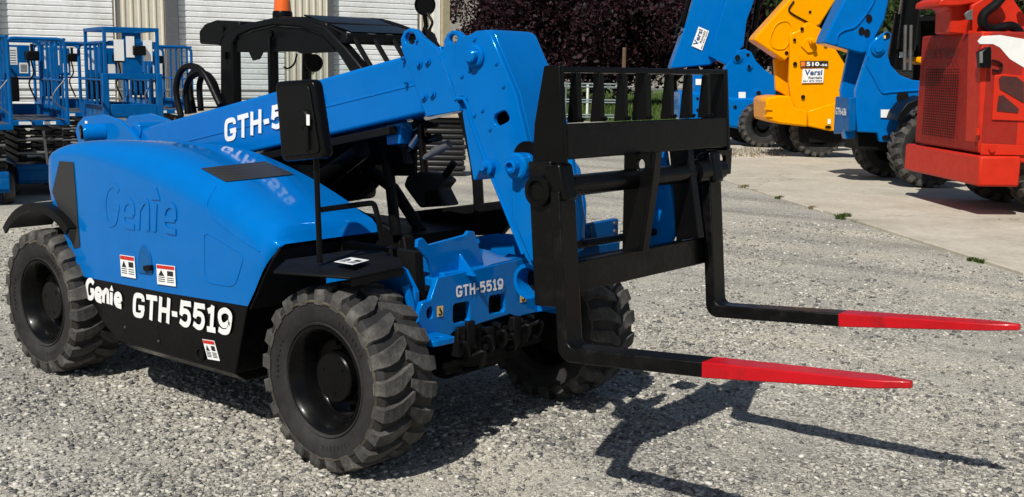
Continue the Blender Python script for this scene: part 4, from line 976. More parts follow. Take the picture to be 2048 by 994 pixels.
for n_, (a, b) in enumerate(doors):
    D_ = slab_box(MB(), a, b, 0, 5.2, -.29, -.24).build('roll_up_door', 'door_metal', B_, smooth=0)
    z = .06; base = None
    while z < 5.1:
        q = [wp(a+.01,z,-.2), wp(a+.01,z+.03,-.165), wp(a+.01,z+sl-.045,-.165), wp(a+.01,z+sl-.012,-.2), wp(a+.01,z+sl-.012,-.23), wp(a+.01,z,-.23)]
        MB().prism(q, wu*(b-a-.02)).build('slat', 'door_metal', D_, smooth=0); z += sl
    slab_box(MB(), a, b, .0, .055, -.23, -.16).build('bottom_seal', 'dark_void', D_)
    slab_box(MB(), b, b+.02, 0, 5.2, -.24, .004).build('door_guide', 'jamb', D_)
    slab_box(MB(), a-.02, a, 0, 5.2, -.24, .004).build('door_guide', 'jamb', D_)
    if n_ in (1, 2):   # grey boxed jamb
        pass
for a, b in ((ws(333), ws(358)), (ws(655), ws(666)), (ws(-22), ws(1))):
    slab_box(MB(), a, b, 0, 5.2, .05, .1).build('door_jamb', 'jamb', B_)
    for z in np.arange(.4, 5, .65): slab_box(MB(), a-.004, b+.004, z, z+.02, .05, .104).build('jamb_joint', 'rail_dark', B_, smooth=0)
slab_box(MB(), ws(234), ws(238), 0, 5.2, .05, .1).build('edge_trim', 'jamb', B_)
slab_box(MB(), ws(879), ws(893), 0, HB_, .05, .32).build('corner_post', 'post_tan', B_, bev=.01)
slab_box(MB(), ws(865), ws(878), 0, HB_, .05, .09).build('corner_trim', 'white_paint', B_)
sg = thing('wall_sign', 'small pale blue printed sign fixed to the ribbed wall seen through the cab', 'sign', wp(ws(620), 1.6, .07))
a, b, c = onP(609,141,Wo+wn*.08,wn), onP(627,141,Wo+wn*.08,wn), onP(609,126,Wo+wn*.08,wn)
MB().prism([a, b, b+(c-a), c], wn*.01).build('sign_board', 'white_paint', sg)
for k in range(3): d = (c-a)*(.15+.24*k); MB().quad(a+d+(b-a)*.1+wn*.013, a+d+(b-a)*.9+wn*.013, a+d+(b-a)*.9+(c-a)*.12+wn*.013, a+d+(b-a)*.1+(c-a)*.12+wn*.013).build('sign_line', 'jamb', sg, smooth=0)
# guard rail along the doors
gr = thing('guard_rail', 'dark pipe guard rail standing in front of the roll-up doors', 'guard rail', wp(ws(440), 0, 1.2))
zr = [onP(440, 181, Wo+wn*1.2, wn).z, onP(440, 216, Wo+wn*1.2, wn).z]
for z in zr[:1]+[.45]: MB().cyl(wp(edges[0],z,1.2), wp(s_end-1,z,1.2), .055, 10).build('rail', 'rail_dark', gr)
for x in np.arange(edges[0]+1, s_end-1, 4.4): MB().cyl(wp(x,0,1.2), wp(x,zr[0],1.2), .06, 10).build('post', 'rail_dark', gr)

# ================================================================== stacked pipes
pu = RIGHT.copy(); pu.z = 0; pu.normalize(); pn = Vector((-pu.y, pu.x, 0))
P0 = onZ(892, 352); n_p = 11
for i in range(n_p):
    r = .047; L0 = -1.25+.02*random.uniform(-1,1); L1 = .33+.03*random.uniform(-1,1)
    m = MB(); z = r+i*r*1.86; off = pn*(.012*(i % 2)); n_s = 34
    a = P0+pu*L0+off+Vector((0,0,z)); b = P0+pu*L1+off+Vector((0,0,z))
    m.lathe([(r*.82, 0), (r, .02), (r, (b-a).length-.06), (r*.8, (b-a).length-.02), (r*.6, (b-a).length-.015), (.0, (b-a).length-.04)], a, b-a, 14)
    tag(m.build('pipe', 'pipe_black', None), 'black plastic pipe in a stack, resting on the gravel under a plank' if i == 0 else 'black plastic pipe lying in the stack under a plank', 'pipe', 'stacked black pipes')
pb_ = P0+Vector((0,0,n_p*.047*1.86+.0)); 
tag(MB().bar(pb_-pu*.5+Vector((0,0,.06)), pb_+pu*.3+Vector((0,0,.03)), .3, .035).build('plank', 'wood', None, bev=.004), 'short bare wooden plank lying on top of the black pipes', 'plank')

# ================================================================== scissor lifts
def scissor_lift():
    t = thing('scissor_lift', 'x', 'scissor lift', (0,0,0)); L_, W_ = 1.85, .76; h = W_/2
    base = MB().box((-.9,-h+.07,.16),(.9,h-.07,.42)).build('base', 'blue_old', t, bev=.02)
    MB().box((-.93,-h+.08,.2),(-.9,h-.08,.34)).build('bumper', 'blue_old', base, bev=.01)
    MB().box((-.5,-h+.02,.14),(.5,-h+.07,.40)).build('side_tray', 'black_matte', base, bev=.01); MB().box((-.5,h-.07,.14),(.5,h-.02,.40)).build('side_tray', 'black_matte', base, bev=.01)
    for x in (-.62,.62):
        for s_ in (-1,1):
            w_ = MB().lathe([(.12,-.055),(.17,-.06),(.19,-.04),(.19,.04),(.17,.06),(.12,.055)], (x, s_*(h-.06), .19), (0,1,0), 28, close=True).build('wheel', 'tread_rubber', t)
            MB().lathe([(.0,-.045),(.12,-.05),(.12,.05),(.0,.045)], (x, s_*(h-.06), .19), (0,1,0), 20).build('rim', 'steel_dull', w_)
    # folded scissor stack
    for i in range(5):
        z = .48+.088*i
        for s_ in (-1,1):
            MB().bar((-.85,s_*(h-.12),z),(.85,s_*(h-.12),z+.03), .04, .06).build('scissor_arm', 'black_matte', t, bev=.006)
            MB().bar((-.85,s_*(h-.19),z+.03),(.85,s_*(h-.19),z), .04, .06).build('scissor_arm', 'steel_dull', t, bev=.006)
            for e in (-.86, .84): MB().box((e-.02,s_*(h-.16)-.06,z-.03),(e+.03,s_*(h-.16)+.06,z+.045)).build('arm_end', 'black_matte', t, bev=.01)
        for e in (-.86,.86): MB().cyl((e,-h+.1,z),(e,h-.1,z), .026, 12).build('scissor_pin', 'steel_dull' if i % 2 else 'black_matte', t)
    MB().bar((-.88,-.1,.16),(-.9,-.04,.86), .03, .02).build('safety_bar', 'steel_dull', t)
    # platform
    dk = MB().box((-.92,-h,.93),(.92,h,1.0)).build('deck', 'blue_old', t, bev=.008)
    MB().box((-.88,-h+.03,1.003),(.88,h-.03,1.006)).build('deck_plate', 'steel_dull', dk, smooth=0)
    for y0 in (-h, h-.02): MB().box((-.9,y0,1.0),(.9,y0+.02,1.16)).build('toe_board', 'blue_old', dk)
    MB().box((.88,-h+.02,1.0),(.9,h-.02,1.16)).build('toe_board', 'blue_old', dk)
    r = .02; zt, zm = 2.06, 1.52
    for s_ in (-1,1):
        for z in (zt, zm): MB().tube([(-.86,s_*(h-.02),z),(.88,s_*(h-.02),z)], r if z == zt else .015, 8).build('rail', 'blue_old', t)
        for x in (-.62,-.3,.05,.4): MB().bar((x,s_*(h-.02),1.0),(x,s_*(h-.02),zt), .03, .03).build('rail_post', 'blue_old', t)
    for x in (-.88,.88):
        pts = rounded([(x,-h+.02,1.0),(x,-h+.02,zt),(x,h-.02,zt),(x,h-.02,1.0)], .1, 5)
        k = [p for p in pts]; pth = [Vector((x,-h+.02,1.0))]+k[6:18]+[Vector((x,h-.02,1.0))]
        MB().tube(pth, .024, 10).build('end_hoop', 'blue_old', t)
    MB().tube([(.88,-h+.02,zm),(.88,h-.02,zm)], .015, 8).build('rail', 'blue_old', t)
    # placards, control box, manual case
    pc = MB().box((-.6,h-.05,1.62),(-.1,h-.035,2.0)).build('placard_panel', 'blue_old', t)
    pc2 = MB().box((.82,-.2,1.55),(.84,.28,2.0)).build('placard_panel', 'blue_old', t)
    for y, z0, z1, w_ in ((.13,1.66,1.97,.12), (-.03,1.72,1.97,.11), (-.17,1.6,1.75,.12)):
        lb = MB().quad((.817,y,z0),(.817,y+w_,z0),(.817,y+w_,z1),(.817,y,z1)).build('instruction_label', 'decal_white', pc2, smooth=0)
        m = MB()
        for k in range(6): zz = z0+.02+(z1-z0-.04)*k/6; m.quad((.8155,y+.015,zz),(.8155,y+w_-.015,zz),(.8155,y+w_-.015,zz+.012),(.8155,y+.015,zz+.012))
        m.build('lettering', 'jamb', lb, smooth=0)
    cb = MB().box((.62,-.3,1.78),(.8,-.12,1.92)).build('control_box', 'black_plastic', t, bev=.02); MB().cyl((.7,-.21,1.92),(.7,-.21,2.02), .022, 10).build('joystick', 'black_plastic', cb)
    MB().box((.7,-.02,1.2),(.8,.28,1.55)).build('manual_case', 'black_plastic', t, bev=.02)
    MB().tube(spline([(.72,-.2,1.78),(.70,-.22,1.6),(.74,-.16,1.45),(.76,-.25,1.2)],5), .012, 8).build('control_cable', 'black_plastic', t)
    MB().tube(spline([(-.88,-h+.03,1.55),(-.88,-h+.2,1.3),(-.88,-h+.03,1.12)],5), .009, 6).build('gate_chain', 'steel_dull', t)
    MB().quad((-.5,-h-.003,1.02),(.1,-h-.003,1.02),(.1,-h-.003,1.13),(-.5,-h-.003,1.13)).build('side_label', 'decal_white', t, smooth=0)
    strokes('brand_lettering', LOGO, .018, (-.8,-h-.004,1.02), (-.45,-h-.004,1.02), (-.8,-h-.004,1.14), 'decal_white', t)
    for y in (-.2, .1):
        MB().quad((-.923,y,.945),(-.923,y+.16,.945),(-.923,y+.16,.985),(-.923,y,.985)).build('deck_label', 'decal_white', t, smooth=0)
    return t
def dup(root, loc, rz, label, group):
    r = root.copy(); COL.objects.link(r); r.location = loc; r.rotation_euler = (0,0,rz); r['label'] = label; r['group'] = group
    for ch in root.children:
        c = ch.copy(); COL.objects.link(c); c.parent = r; c.matrix_parent_inverse = Matrix.Identity(4)
        for g in ch.children:
            d = g.copy(); COL.objects.link(d); d.parent = c
    return r
LIFT = scissor_lift()
# local -x end faces the yard; -x axis -> heading: end normal looks back at the camera
ln = Vector((math.cos(R(162)), math.sin(R(162)), 0)); lw = Vector((math.cos(R(72)), math.sin(R(72)), 0))
def lift_at(px, py, z, ):      # near end's corner (the one on the -lw side) seen at px,py at deck height z
    c = onZ(px, py, z); o = c + ln*.92 + lw*.38; return (o.x, o.y, 0)
rz = math.atan2(ln.y, ln.x)
# in local axes +y = rotate(+x) = heading 252 -> opposite of lw, fine
GL = 'scissor lifts parked by the roll-up doors'
spots = [(18,252,.93,'scissor lift with rounded end hoop parked in front of the first roll-up door, wheels showing'),
         (213,238,.97,'scissor lift with boxy overhead rail frame and gate parked behind the hood'),
         (300,223,.97,'scissor lift with dark manual case parked beside the hydraulic hose loops'),
         (112,229,.97,'scissor lift standing behind, between the round-hooped and overhead-framed ones'),
         (-110,262,.93,'scissor lift standing beside the round-hooped one, away from the overhead-framed one')]
first = True
for x, y, z, lab in spots:
    p = lift_at(x, y, z)
    if first: LIFT.location = p; LIFT.rotation_euler = (0,0,rz); LIFT['label'] = lab; LIFT['group'] = GL; first = False; L0_ = LIFT
    else:
        o = dup(LIFT, p, rz, lab, GL)
        if 'boxy' in lab: BOXY = o
# the boxy frame of the second lift: gate posts, upper frame
xf = Matrix.Translation(BOXY.location) @ Matrix.Rotation(rz, 4, 'Z'); WORLD[BOXY.name] = xf
h = .38
for s_ in (-1,1): MB(xf).box((-.97,s_*.38-.045,.95),(-.9,s_*.38+.045,1.62)).build('gate_post', 'blue_old', BOXY, bev=.01)
for z0, z1 in ((1.54,1.62),(1.0,1.18)): MB(xf).box((-.96,-.33,z0),(-.92,.33,z1)).build('gate_bar', 'blue_old', BOXY, bev=.006)
for s_ in (-1,1):
    for x in (-.93,.3): MB(xf).bar((x,s_*.37,1.55),(x,s_*.37,2.25), .045, .045).build('frame_post', 'blue_old', BOXY, bev=.005)
    MB(xf).bar((-.95,s_*.37,2.25),(.33,s_*.37,2.25), .05, .05).build('frame_rail', 'blue_old', BOXY, bev=.005)
for x in (-.93,.3): MB(xf).bar((x,-.37,2.25),(x,.37,2.25), .05, .05).build('frame_rail', 'blue_old', BOXY, bev=.005)
MB(xf).box((-.9,-.15,1.62),(-.88,.12,2.2)).build('placard_panel', 'blue_old', BOXY)
for y, z0, w_ in ((.1,1.8,.14),(-.05,1.85,.12),(-.3,1.8,.13)): MB(xf).quad((-.915,y,z0),(-.915,y+w_,z0),(-.915,y+w_,z0+.3),(-.915,y,z0+.3)).build('instruction_label', 'decal_white', BOXY, smooth=0)
MB(xf).box((-.98,-.2,1.88),(-.9,-.02,2.02)).build('control_box', 'black_plastic', BOXY, bev=.02)
# ================================================================== trees, gate, poles
def tree(name, label, base, crown_c, rad, n, leaf, mat, bark, seed, group, trunk_r=.16, clumps=60):
    g = np.random.default_rng(seed); rr = random.Random(seed)
    t = thing(name, label, 'tree', base, group); base = Vector(base); cc = Vector(crown_c)
    m = MB(); fork_ = base.lerp(cc, .38)
    m.tube([base-Vector((0,0,.2)), base.lerp(fork_,.5)+Vector((.08,.05,0)), fork_, base.lerp(cc,.8)], 0, 10, radii=[trunk_r*1.2, trunk_r, trunk_r*.85, trunk_r*.4])
    ends = []
    for i in range(11):
        a = i*2.4; e = cc + Vector((math.cos(a)*rad[0]*rr.uniform(.4,.8), math.sin(a)*rad[1]*rr.uniform(.4,.8), rad[2]*rr.uniform(-.45,.6)))
        s0 = base.lerp(cc, rr.uniform(.22,.5)); mid = s0.lerp(e,.5)+Vector((0,0,.25*rr.random()))
        m.tube(spline([s0, mid, e], 3), 0, 7, radii=[trunk_r*.5*(1-k/7*.8) for k in range(7)]); ends.append(e)
    m.build('trunk', bark, t)
    # leaf clumps spread through the crown, each clump a cloud of leaf faces
    C = []
    while len(C) < clumps:
        d = g.normal(size=3); d /= np.linalg.norm(d); k = g.random()**.38
        C.append(np.array(cc)+d*np.array(rad)*k*(1+.16*g.normal()))
    C = np.array(C); sz = g.uniform(.16, .34, clumps)*np.mean(rad)
    idx = g.integers(0, clumps, n); P = C[idx] + g.normal(size=(n,3))*sz[idx][:,None]*.62
    u = g.normal(size=(n,3)); u /= np.linalg.norm(u,axis=1)[:,None]; w_ = g.normal(size=(n,3)); v = np.cross(u,w_); v /= np.linalg.norm(v,axis=1)[:,None]
    s_ = leaf*g.uniform(.6,1.4,(n,1)); q = np.stack([P-u*s_, P+v*s_*.55, P+u*s_, P-v*s_*.55],1).reshape(-1,3)
    me = bpy.data.meshes.new('crown'); me.from_pydata(q.tolist(), [], np.arange(4*n).reshape(-1,4).tolist()); me.materials.append(MAT[mat])
    link(bpy.data.objects.new('crown', me), t); return t
GP = 'purple-leaved trees on the lawn'
for k, (px, d, rx, rz_, zc, lab) in enumerate(((1150, 62, 4.2, 2.6, 4.3, 'purple-leaved plum tree on the lawn behind the tube gate'),
    (1243, 66, 4.0, 2.6, 4.7, 'purple-leaved plum tree with forked trunk beside the brown post'),
    (1040, 70, 3.2, 2.7, 5.0, 'purple-leaved plum tree standing beside the corner post of the metal building'),
    (1345, 64, 3.8, 2.7, 5.0, 'purple-leaved plum tree standing before the white-decalled boom machine'),
    (1490, 60, 3.2, 2.6, 5.0, 'purple-leaved plum tree standing between the blue and yellow booms'))):
    b = at_dist(px, d); tree('plum_tree', lab, b, b+Vector((0,0,zc)), (rx*1.15, rx*1.15, rz_*1.15), 36000, .125, 'leaf_purple', 'bark', 20+k, GP, .2, 80)
GG = 'green trees behind the parked machines'
for k, (px, d, rx, rz_, zc, lab) in enumerate(((1720, 52, 3.4, 3.2, 4.2, 'bushy green tree behind the yellow machine'),
    (1830, 48, 3.0, 3.2, 3.6, 'bushy green tree behind the dark cylinders of the model-plate machine'),
    (1930, 46, 3.2, 3.4, 4.6, 'bushy green tree behind the red machine'),
    (2040, 47, 3.0, 3.2, 4.6, 'bushy green tree beyond the red machine at the yard edge'),
    (1600, 70, 3.6, 3.4, 4.6, 'bushy green tree far behind the yellow boom'))):
    b = at_dist(px, d); tree('green_tree', lab, b, b+Vector((0,0,zc)), (rx, rx, rz_), 9000, .13, 'leaf_green', 'bark', 40+k, GG, .18, 55)
# tube gate and its posts
Gd = onZ(1246, 243); gu = pu; 
G_ = thing('tube_gate', 'galvanised tube gate standing at the lawn edge', 'gate', Gd)
def gz(y): return onP(1200, y, Gd, pn).z
for z in (gz(168), gz(174), gz(200), gz(205), gz(230), gz(235)): MB().cyl(Gd-gu*4.2+Vector((0,0,z)), Gd-gu*.02+Vector((0,0,z)), .03, 8).build('gate_rail', 'gate_metal', G_)
for x in (4.2, 2.1, .02): MB().cyl(Gd-gu*x+Vector((0,0,.05)), Gd-gu*x+Vector((0,0,gz(166))), .03, 8).build('gate_stile', 'gate_metal', G_)
pp = at_dist(1247, 46); tag(MB().cyl(pp, pp+Vector((0,0,2.75)), .08, 10).build('brown_post', 'bark_brown', None), 'tall rusty brown post beside the tube gate', 'post')
p2 = at_dist(1176, 44); tag(MB().cyl(p2, p2+Vector((0,0,1.3)), .05, 10).cyl(p2+Vector((0,0,1.3)), p2+Vector((0,0,1.34)), .06, 10).build('white_post', 'white_paint', None), 'short white post standing behind the tube gate', 'post')
for k, (px, d, h_, lab) in enumerate(((946, 170, 8.8, 'thin utility pole with crossarm on the hillside foot'), (1010, 150, 7.2, 'utility pole with white insulators in front of the plum trees'), (925, 190, 7.5, 'bare thin utility pole at the hillside foot'))):
    b = at_dist(px, d); t = thing('utility_pole', lab, 'pole', b, 'utility poles along the road')
    MB().cyl(b, b+Vector((0,0,h_)), .14, 8, .1).build('pole', 'rail_dark', t)
    MB().bar(b-pu*1.2+Vector((0,0,h_-.5)), b+pu*1.2+Vector((0,0,h_-.5)), .12, .14).build('crossarm', 'rail_dark', t)
    if k == 1:
        for x in (-1,-.4,.4,1): MB().cyl(b+pu*x+Vector((0,0,h_-.45)), b+pu*x+Vector((0,0,h_-.1)), .1, 8).build('insulator', 'decal_white', t)
# wire fence posts beyond the lawn
for k in range(9):
    b = at_dist(1110+40*k, 98); tag(MB().cyl(b, b+Vector((0,0,1.5)), .05, 6).build('fence_post', 'rail_dark', None), 'thin fence post along the road edge beyond the lawn', 'fence post', 'fence posts along the road')
# ================================================================== machines parked on the slab
VH = R(42); VU = Vector((math.cos(VH), math.sin(VH), 0)); VN = Vector((-VU.y, VU.x, 0))     # VU forward, VN away from the near side
BIG = tyre_meshes(.6, .215, .31, 20); BR, BH = rim_mesh(1.38), hub_mesh(1.3)
for me, n_ in zip(BIG, ('rubber', 'tread_rubber')): me.materials.append(MAT[n_])
BR.materials.append(MAT['black_matte']); BH.materials.append(MAT['black_matte']); BM = (BR, BIG[0], BIG[1], BH, BIG[2])
class Veh:
    def __init__(s, name, label, cat, gpx, group=None): s.G = onZ(*gpx)+Vector((0,0,.03)); s.t = thing(name, label, cat, s.G, group)
    def at(s, px, py, k): return onP(px, py, s.G+VN*k, VN)
    def plate(s, name, pix, k, th, mat, parent=None, bev=.012, holes=()):
        return MB().prism([s.at(x, y, k) for x, y in pix], VN*th, [[s.at(x, y, k) for x, y in h] for h in holes]).build(name, mat, parent or s.t, bev=bev)
    def boss(s, name, x, y, k, r, h, mat, parent=None):
        return MB().lathe([(r,-.02),(r,h*.5),(r*.8,h*.55),(r*.62,h*.55),(r*.6,h),(r*.4,h*1.02),(.0,h*1.02)], s.at(x, y, k), -VN, 24).build(name, mat, parent or s.t)
    def hole(s, x, y, k, r, parent=None, ry=None):
        p = s.at(x, y, k)-VN*.006; m = MB(); m.face([m.v(q) for q in circle(p, VU, Vector((0,0,1)), r, 16, ry)]); return m.build('hole', 'dark_void', parent or s.t, smooth=0)
    def sticker(s, x0, y0, x1, y1, k, name='sticker', parent=None, rot=None, mat='decal_white'):
        P_ = [s.at(*q, k) for q in (rot or ((x0,y1),(x1,y1),(x1,y0),(x0,y0)))]; P_ = [p-VN*.012 for p in P_]
        return MB().prism(P_, -VN*.004).build(name, mat, parent or s.t, smooth=0), P_
    def wheel(s, along, k, spin=0, rim=None, sc=1.):
        return wheel(s.t, s.G+VU*along+VN*k+Vector((0,0,.6*sc)), -1, VH, spin, BM, sc, rim)
def ax4(v, along, k0, k1, spin=0, rim=None, sc=1.): v.wheel(along, k0, spin, rim, sc); v.wheel(along, k1, spin+.4, rim, sc)
def rental(v, bl, br, tl, k, parent):      # white rental sticker with three lines of print
    o, P_ = v.sticker(0,0,0,0,k,'rental_sticker',parent,rot=(bl,br,(br[0]+tl[0]-bl[0],br[1]+tl[1]-bl[1]),tl))
    a, b, c = P_[0]-VN*.004, P_[1]-VN*.004, P_[3]-VN*.004; u, w_ = b-a, c-a
    text('rental_name', 'Versi', a+u*.1+w_*.52, a+u*.92+w_*.52, a+u*.1+w_*.95, 'decal_navy', o, lift=.003, bold=.03)
    text('rental_word', 'Rentals', a+u*.3+w_*.26, a+u*.92+w_*.26, a+u*.3+w_*.46, 'decal_black', o, lift=.003, bold=.02)
    text('phone_number', '801 870 2903', a+u*.06+w_*.07, a+u*.94+w_*.07, a+u*.06+w_*.18, 'decal_black', o, lift=.003, bold=.02)
paint('decal_navy', (.02, .06, .18), .4)
GV = 'machines parked in a row on the slab'
# ---- blue machine with white rental sticker
v = Veh('telescopic_handler', 'blue telescopic handler with white rental sticker on its raised boom, on the slab', 'telehandler', (1535,299), GV)
k = .75
bm2 = v.plate('boom', [(1341,137),(1346,122),(1375,40),(1392,-20),(1500,-30),(1480,40),(1447,110),(1420,130)], k+.15, .5, 'blue', bev=.03)
bm3 = v.plate('boom_side', [(1418,112),(1462,-30),(1520,-30),(1494,40),(1488,90),(1480,100),(1460,134)], k+.02, .12, 'blue', bm2, bev=.02)
rental(v, (1404,101), (1418,62), (1383,92), k+.14, bm2)
rear = v.plate('rear_tower', [(1466,116),(1474,102),(1490,98),(1503,104),(1512,122),(1530,140),(1549,152),(1552,185),(1540,215),(1520,248),(1464,252),(1448,240),(1440,160),(1452,132)], k-.05, .3, 'blue', bev=.02)
v.plate('counterweight', [(1362,180),(1440,190),(1470,196),(1532,195),(1524,215),(1510,254),(1480,258),(1362,240)], k-.12, 1.0, 'blue', bev=.06)
v.plate('rear_panel', [(1385,140),(1442,140),(1448,236),(1392,236)], k-.02, .8, 'blue', bev=.02)
v.plate('light_guard', [(1360,186),(1368,184),(1376,190),(1378,236),(1358,238)], k-.2, .2, 'blue', bev=.015)
for x, y, r in ((1475,115,.13),(1498,133,.08),(1517,186,.11),(1416,158,.0)):
    if r: v.boss('pin', x, y, k-.05, r, .06, 'blue', rear); v.hole(x, y, k-.12, r*.5, rear)
for x, y in ((1496,110),(1505,211),(1470,214)): v.hole(x, y, k-.13 if y > 200 else k-.05, .045, rear)
for x, y in ((1484,190),(1398,164)): v.sticker(x-7, y-6, x+7, y+6, k-.05 if x > 1450 else k-.02, 'small_label', rear)
v.hole(1395,197,k-.13,.035); v.hole(1395,220,k-.13,.035)
MB().cyl(v.at(1372,20,k+.3), v.at(1362,55,k+.3), .07, 14).cyl(v.at(1385,-20,k+.3), v.at(1370,30,k+.3), .05, 14).build('compensation_cylinder', 'black', bm2)
MB().cyl(v.at(1508,60,k+.5), v.at(1500,120,k+.5), .14, 18).cyl(v.at(1516,5,k+.5), v.at(1508,64,k+.5), .08, 16).build('lift_cylinder', 'black', bm2)
MB().tube(spline([v.at(1365,62,k+.2), v.at(1355,70,k+.2), v.at(1352,64,k+.2), v.at(1362,40,k+.2)], 5), .03, 8).build('hose', 'black_plastic', bm2)
v.plate('frame', [(1440,240),(1700,240),(1700,275),(1440,275)], k+.1, .6, 'black_matte')
ax4(v, -.05, .45, 2.05, 0, None, .92); ax4(v, 3.2, .45, 2.05, .2, None, .92)
v.plate('cab', [(1560,110),(1680,110),(1690,230),(1560,230)], k+.8, .8, 'black_matte')
# ---- yellow machine
v = Veh('telescopic_handler', 'yellow telescopic handler with raised boom and black rear lamps, on the slab', 'telehandler', (1655,320), GV)
k = .02
bmy = v.plate('boom', [(1508,80),(1514,70),(1582,-5),(1600,-40),(1690,-40),(1672,0),(1640,50),(1615,62),(1576,116),(1570,122)], k+.12, .55, 'yellow', bev=.03)
MB().tube(spline([v.at(x,y,k+.115) for x,y in ((1546,94),(1540,78),(1552,50),(1572,42),(1584,55),(1578,82),(1570,96),(1556,98),(1546,94))],4), .018, 8).build('boom_rib', 'yellow', bmy)
MB().tube(spline([v.at(x,y,k+.1) for x,y in ((1588,2),(1578,18),(1585,28),(1616,45))],4), .018, 8).build('boom_hose', 'black_plastic', bmy)
tw = v.plate('rear_tower', [(1580,72),(1584,66),(1600,60),(1615,44),(1640,55),(1660,80),(1690,128),(1688,150),(1682,200),(1684,245),(1676,252),(1660,262),(1612,252),(1582,200),(1578,160),(1580,120)], k, .12, 'yellow', bev=.02)
v.plate('tower_plate', [(1548,118),(1580,118),(1582,200),(1562,185),(1552,180)], k+.5, .12, 'yellow', bev=.02)
cwy = v.plate('counterweight', [(1532,200),(1537,194),(1560,191),(1582,192),(1590,215),(1616,222),(1616,254),(1560,248),(1533,240)], k-.1, 1.1, 'yellow', bev=.06)
for y in (216, 230): MB().tube([v.at(x,y_,k-.12) for x,y_ in ((1530,y),(1528,y+2),(1544,y+3))], .02, 8).build('lamp_guard', 'yellow', cwy)
v.plate('frame_plate', [(1616,222),(1690,200),(1684,250),(1678,262),(1660,262),(1616,252)], k-.02, .1, 'yellow', bev=.02)
v.boss('boom_pin', 1623, 82, k-.02, .075, .2, 'yellow', tw)
v.plate('pin_plate', rounded([Vector((x,y,0)) for x,y in ((1600,92),(1622,68),(1634,82),(1630,106),(1614,106))], 8, 3) and [(1602,92),(1610,80),(1622,72),(1632,80),(1630,104),(1616,106)], k-.04, .05, 'yellow', tw)
for x, y, r in ((1620,24,.03),(1604,58,.04),(1590,128,.045),(1573,106,.04),(1606,194,.045),(1651,90,.04),(1589,80,.035)): v.hole(x, y, k-.03 if x != 1620 and x != 1573 else k+.11, r, tw)
v.hole(1656, 254, k-.04, .07, tw, .03)
st, P_ = v.sticker(1600,122,1656,134,k-.02,'model_plate',tw,mat='decal_black')
a = P_[0]-VN*.004; u_, w_ = P_[1]-P_[0], P_[3]-P_[0]
MB().prism([a+u_*.02+w_*.12, a+u_*.18+w_*.12, a+u_*.18+w_*.88, a+u_*.02+w_*.88], -VN*.002).build('maker_badge', 'orange_badge' if 'orange_badge' in MAT else 'orange_lens', st, smooth=0)
text('model_number', '510', a+u_*.22+w_*.15, a+u_*.68+w_*.15, a+u_*.22+w_*.85, 'decal_white', st, lift=.004, bold=.05)
text('model_suffix', '-56', a+u_*.7+w_*.15, a+u_*.97+w_*.15, a+u_*.7+w_*.55, 'decal_white', st, lift=.004, bold=.05)
rental(v, (1603,166), (1646,165), (1605,138), k-.02, tw)
v.sticker(1655,238,1661,248,k-.02,'small_label',tw)
v.plate('frame', [(1600,235),(1900,235),(1900,285),(1600,285)], k+.2, .6, 'black_matte')
for i in range(3): MB().cyl(v.at(1640+8*i,60,k+.4+.1*i), v.at(1680+8*i,-20,k+.4+.1*i), .04, 10).build('hose_run', 'black_plastic', bmy)
ax4(v, -.1, .5, 2.1, .3, None, .95); ax4(v, 3.0, .5, 2.1, .1, None, .95)
# ---- blue machine with model plate
v = Veh('telescopic_handler', 'blue telescopic handler with twin black cylinders and grey model plate, on the slab', 'telehandler', (1848,380), GV)
k = .62
bmb = v.plate('boom', [(1649,86),(1653,72),(1692,-10),(1780,-10),(1770,40),(1758,64),(1735,105),(1724,108)], k+.16, .5, 'blue', bev=.03)
MB().tube(spline([v.at(x,y,k+.15) for x,y in ((1672,88),(1676,70),(1690,60),(1712,52),(1740,16),(1752,-10))],4), .018, 8).build('boom_rib', 'blue', bmb)
for x, y in ((1738,37),(1723,62),(1734,66)): v.hole(x, y, k+.15, .05, bmb, .065)
twb = v.plate('rear_tower', [(1735,110),(1740,90),(1752,76),(1766,68),(1776,62),(1784,68),(1780,90),(1776,110),(1782,130),(1800,150),(1825,160),(1848,162),(1848,190),(1830,215),(1806,240),(1800,268),(1790,284),(1760,284),(1756,266),(1716,264),(1712,225),(1712,180)], k, .12, 'blue', bev=.02)
v.plate('tower_plate', [(1698,104),(1738,110),(1712,200),(1684,204),(1682,180)], k+.6, .12, 'blue', bev=.02)
MB().tube(spline([v.at(x,y,k-.005) for x,y in ((1735,112),(1733,128),(1748,155),(1764,184),(1780,184),(1812,182),(1845,180))],4), .02, 8).build('tower_rib', 'blue', twb)
v.boss('boom_pin', 1755, 96, k-.01, .11, .06, 'blue', twb)
v.hole(1774, 71, k-.01, .05, twb); v.hole(1805, 194, k-.01, .1, twb); v.hole(1773, 275, k-.01, .08, twb, .04)
v.sticker(1767,71,1771,77,k-.01,'yellow_tag',twb,mat='decal_yellow')
v.sticker(1761,219,1780,235,k-.01,'warning_label',twb)
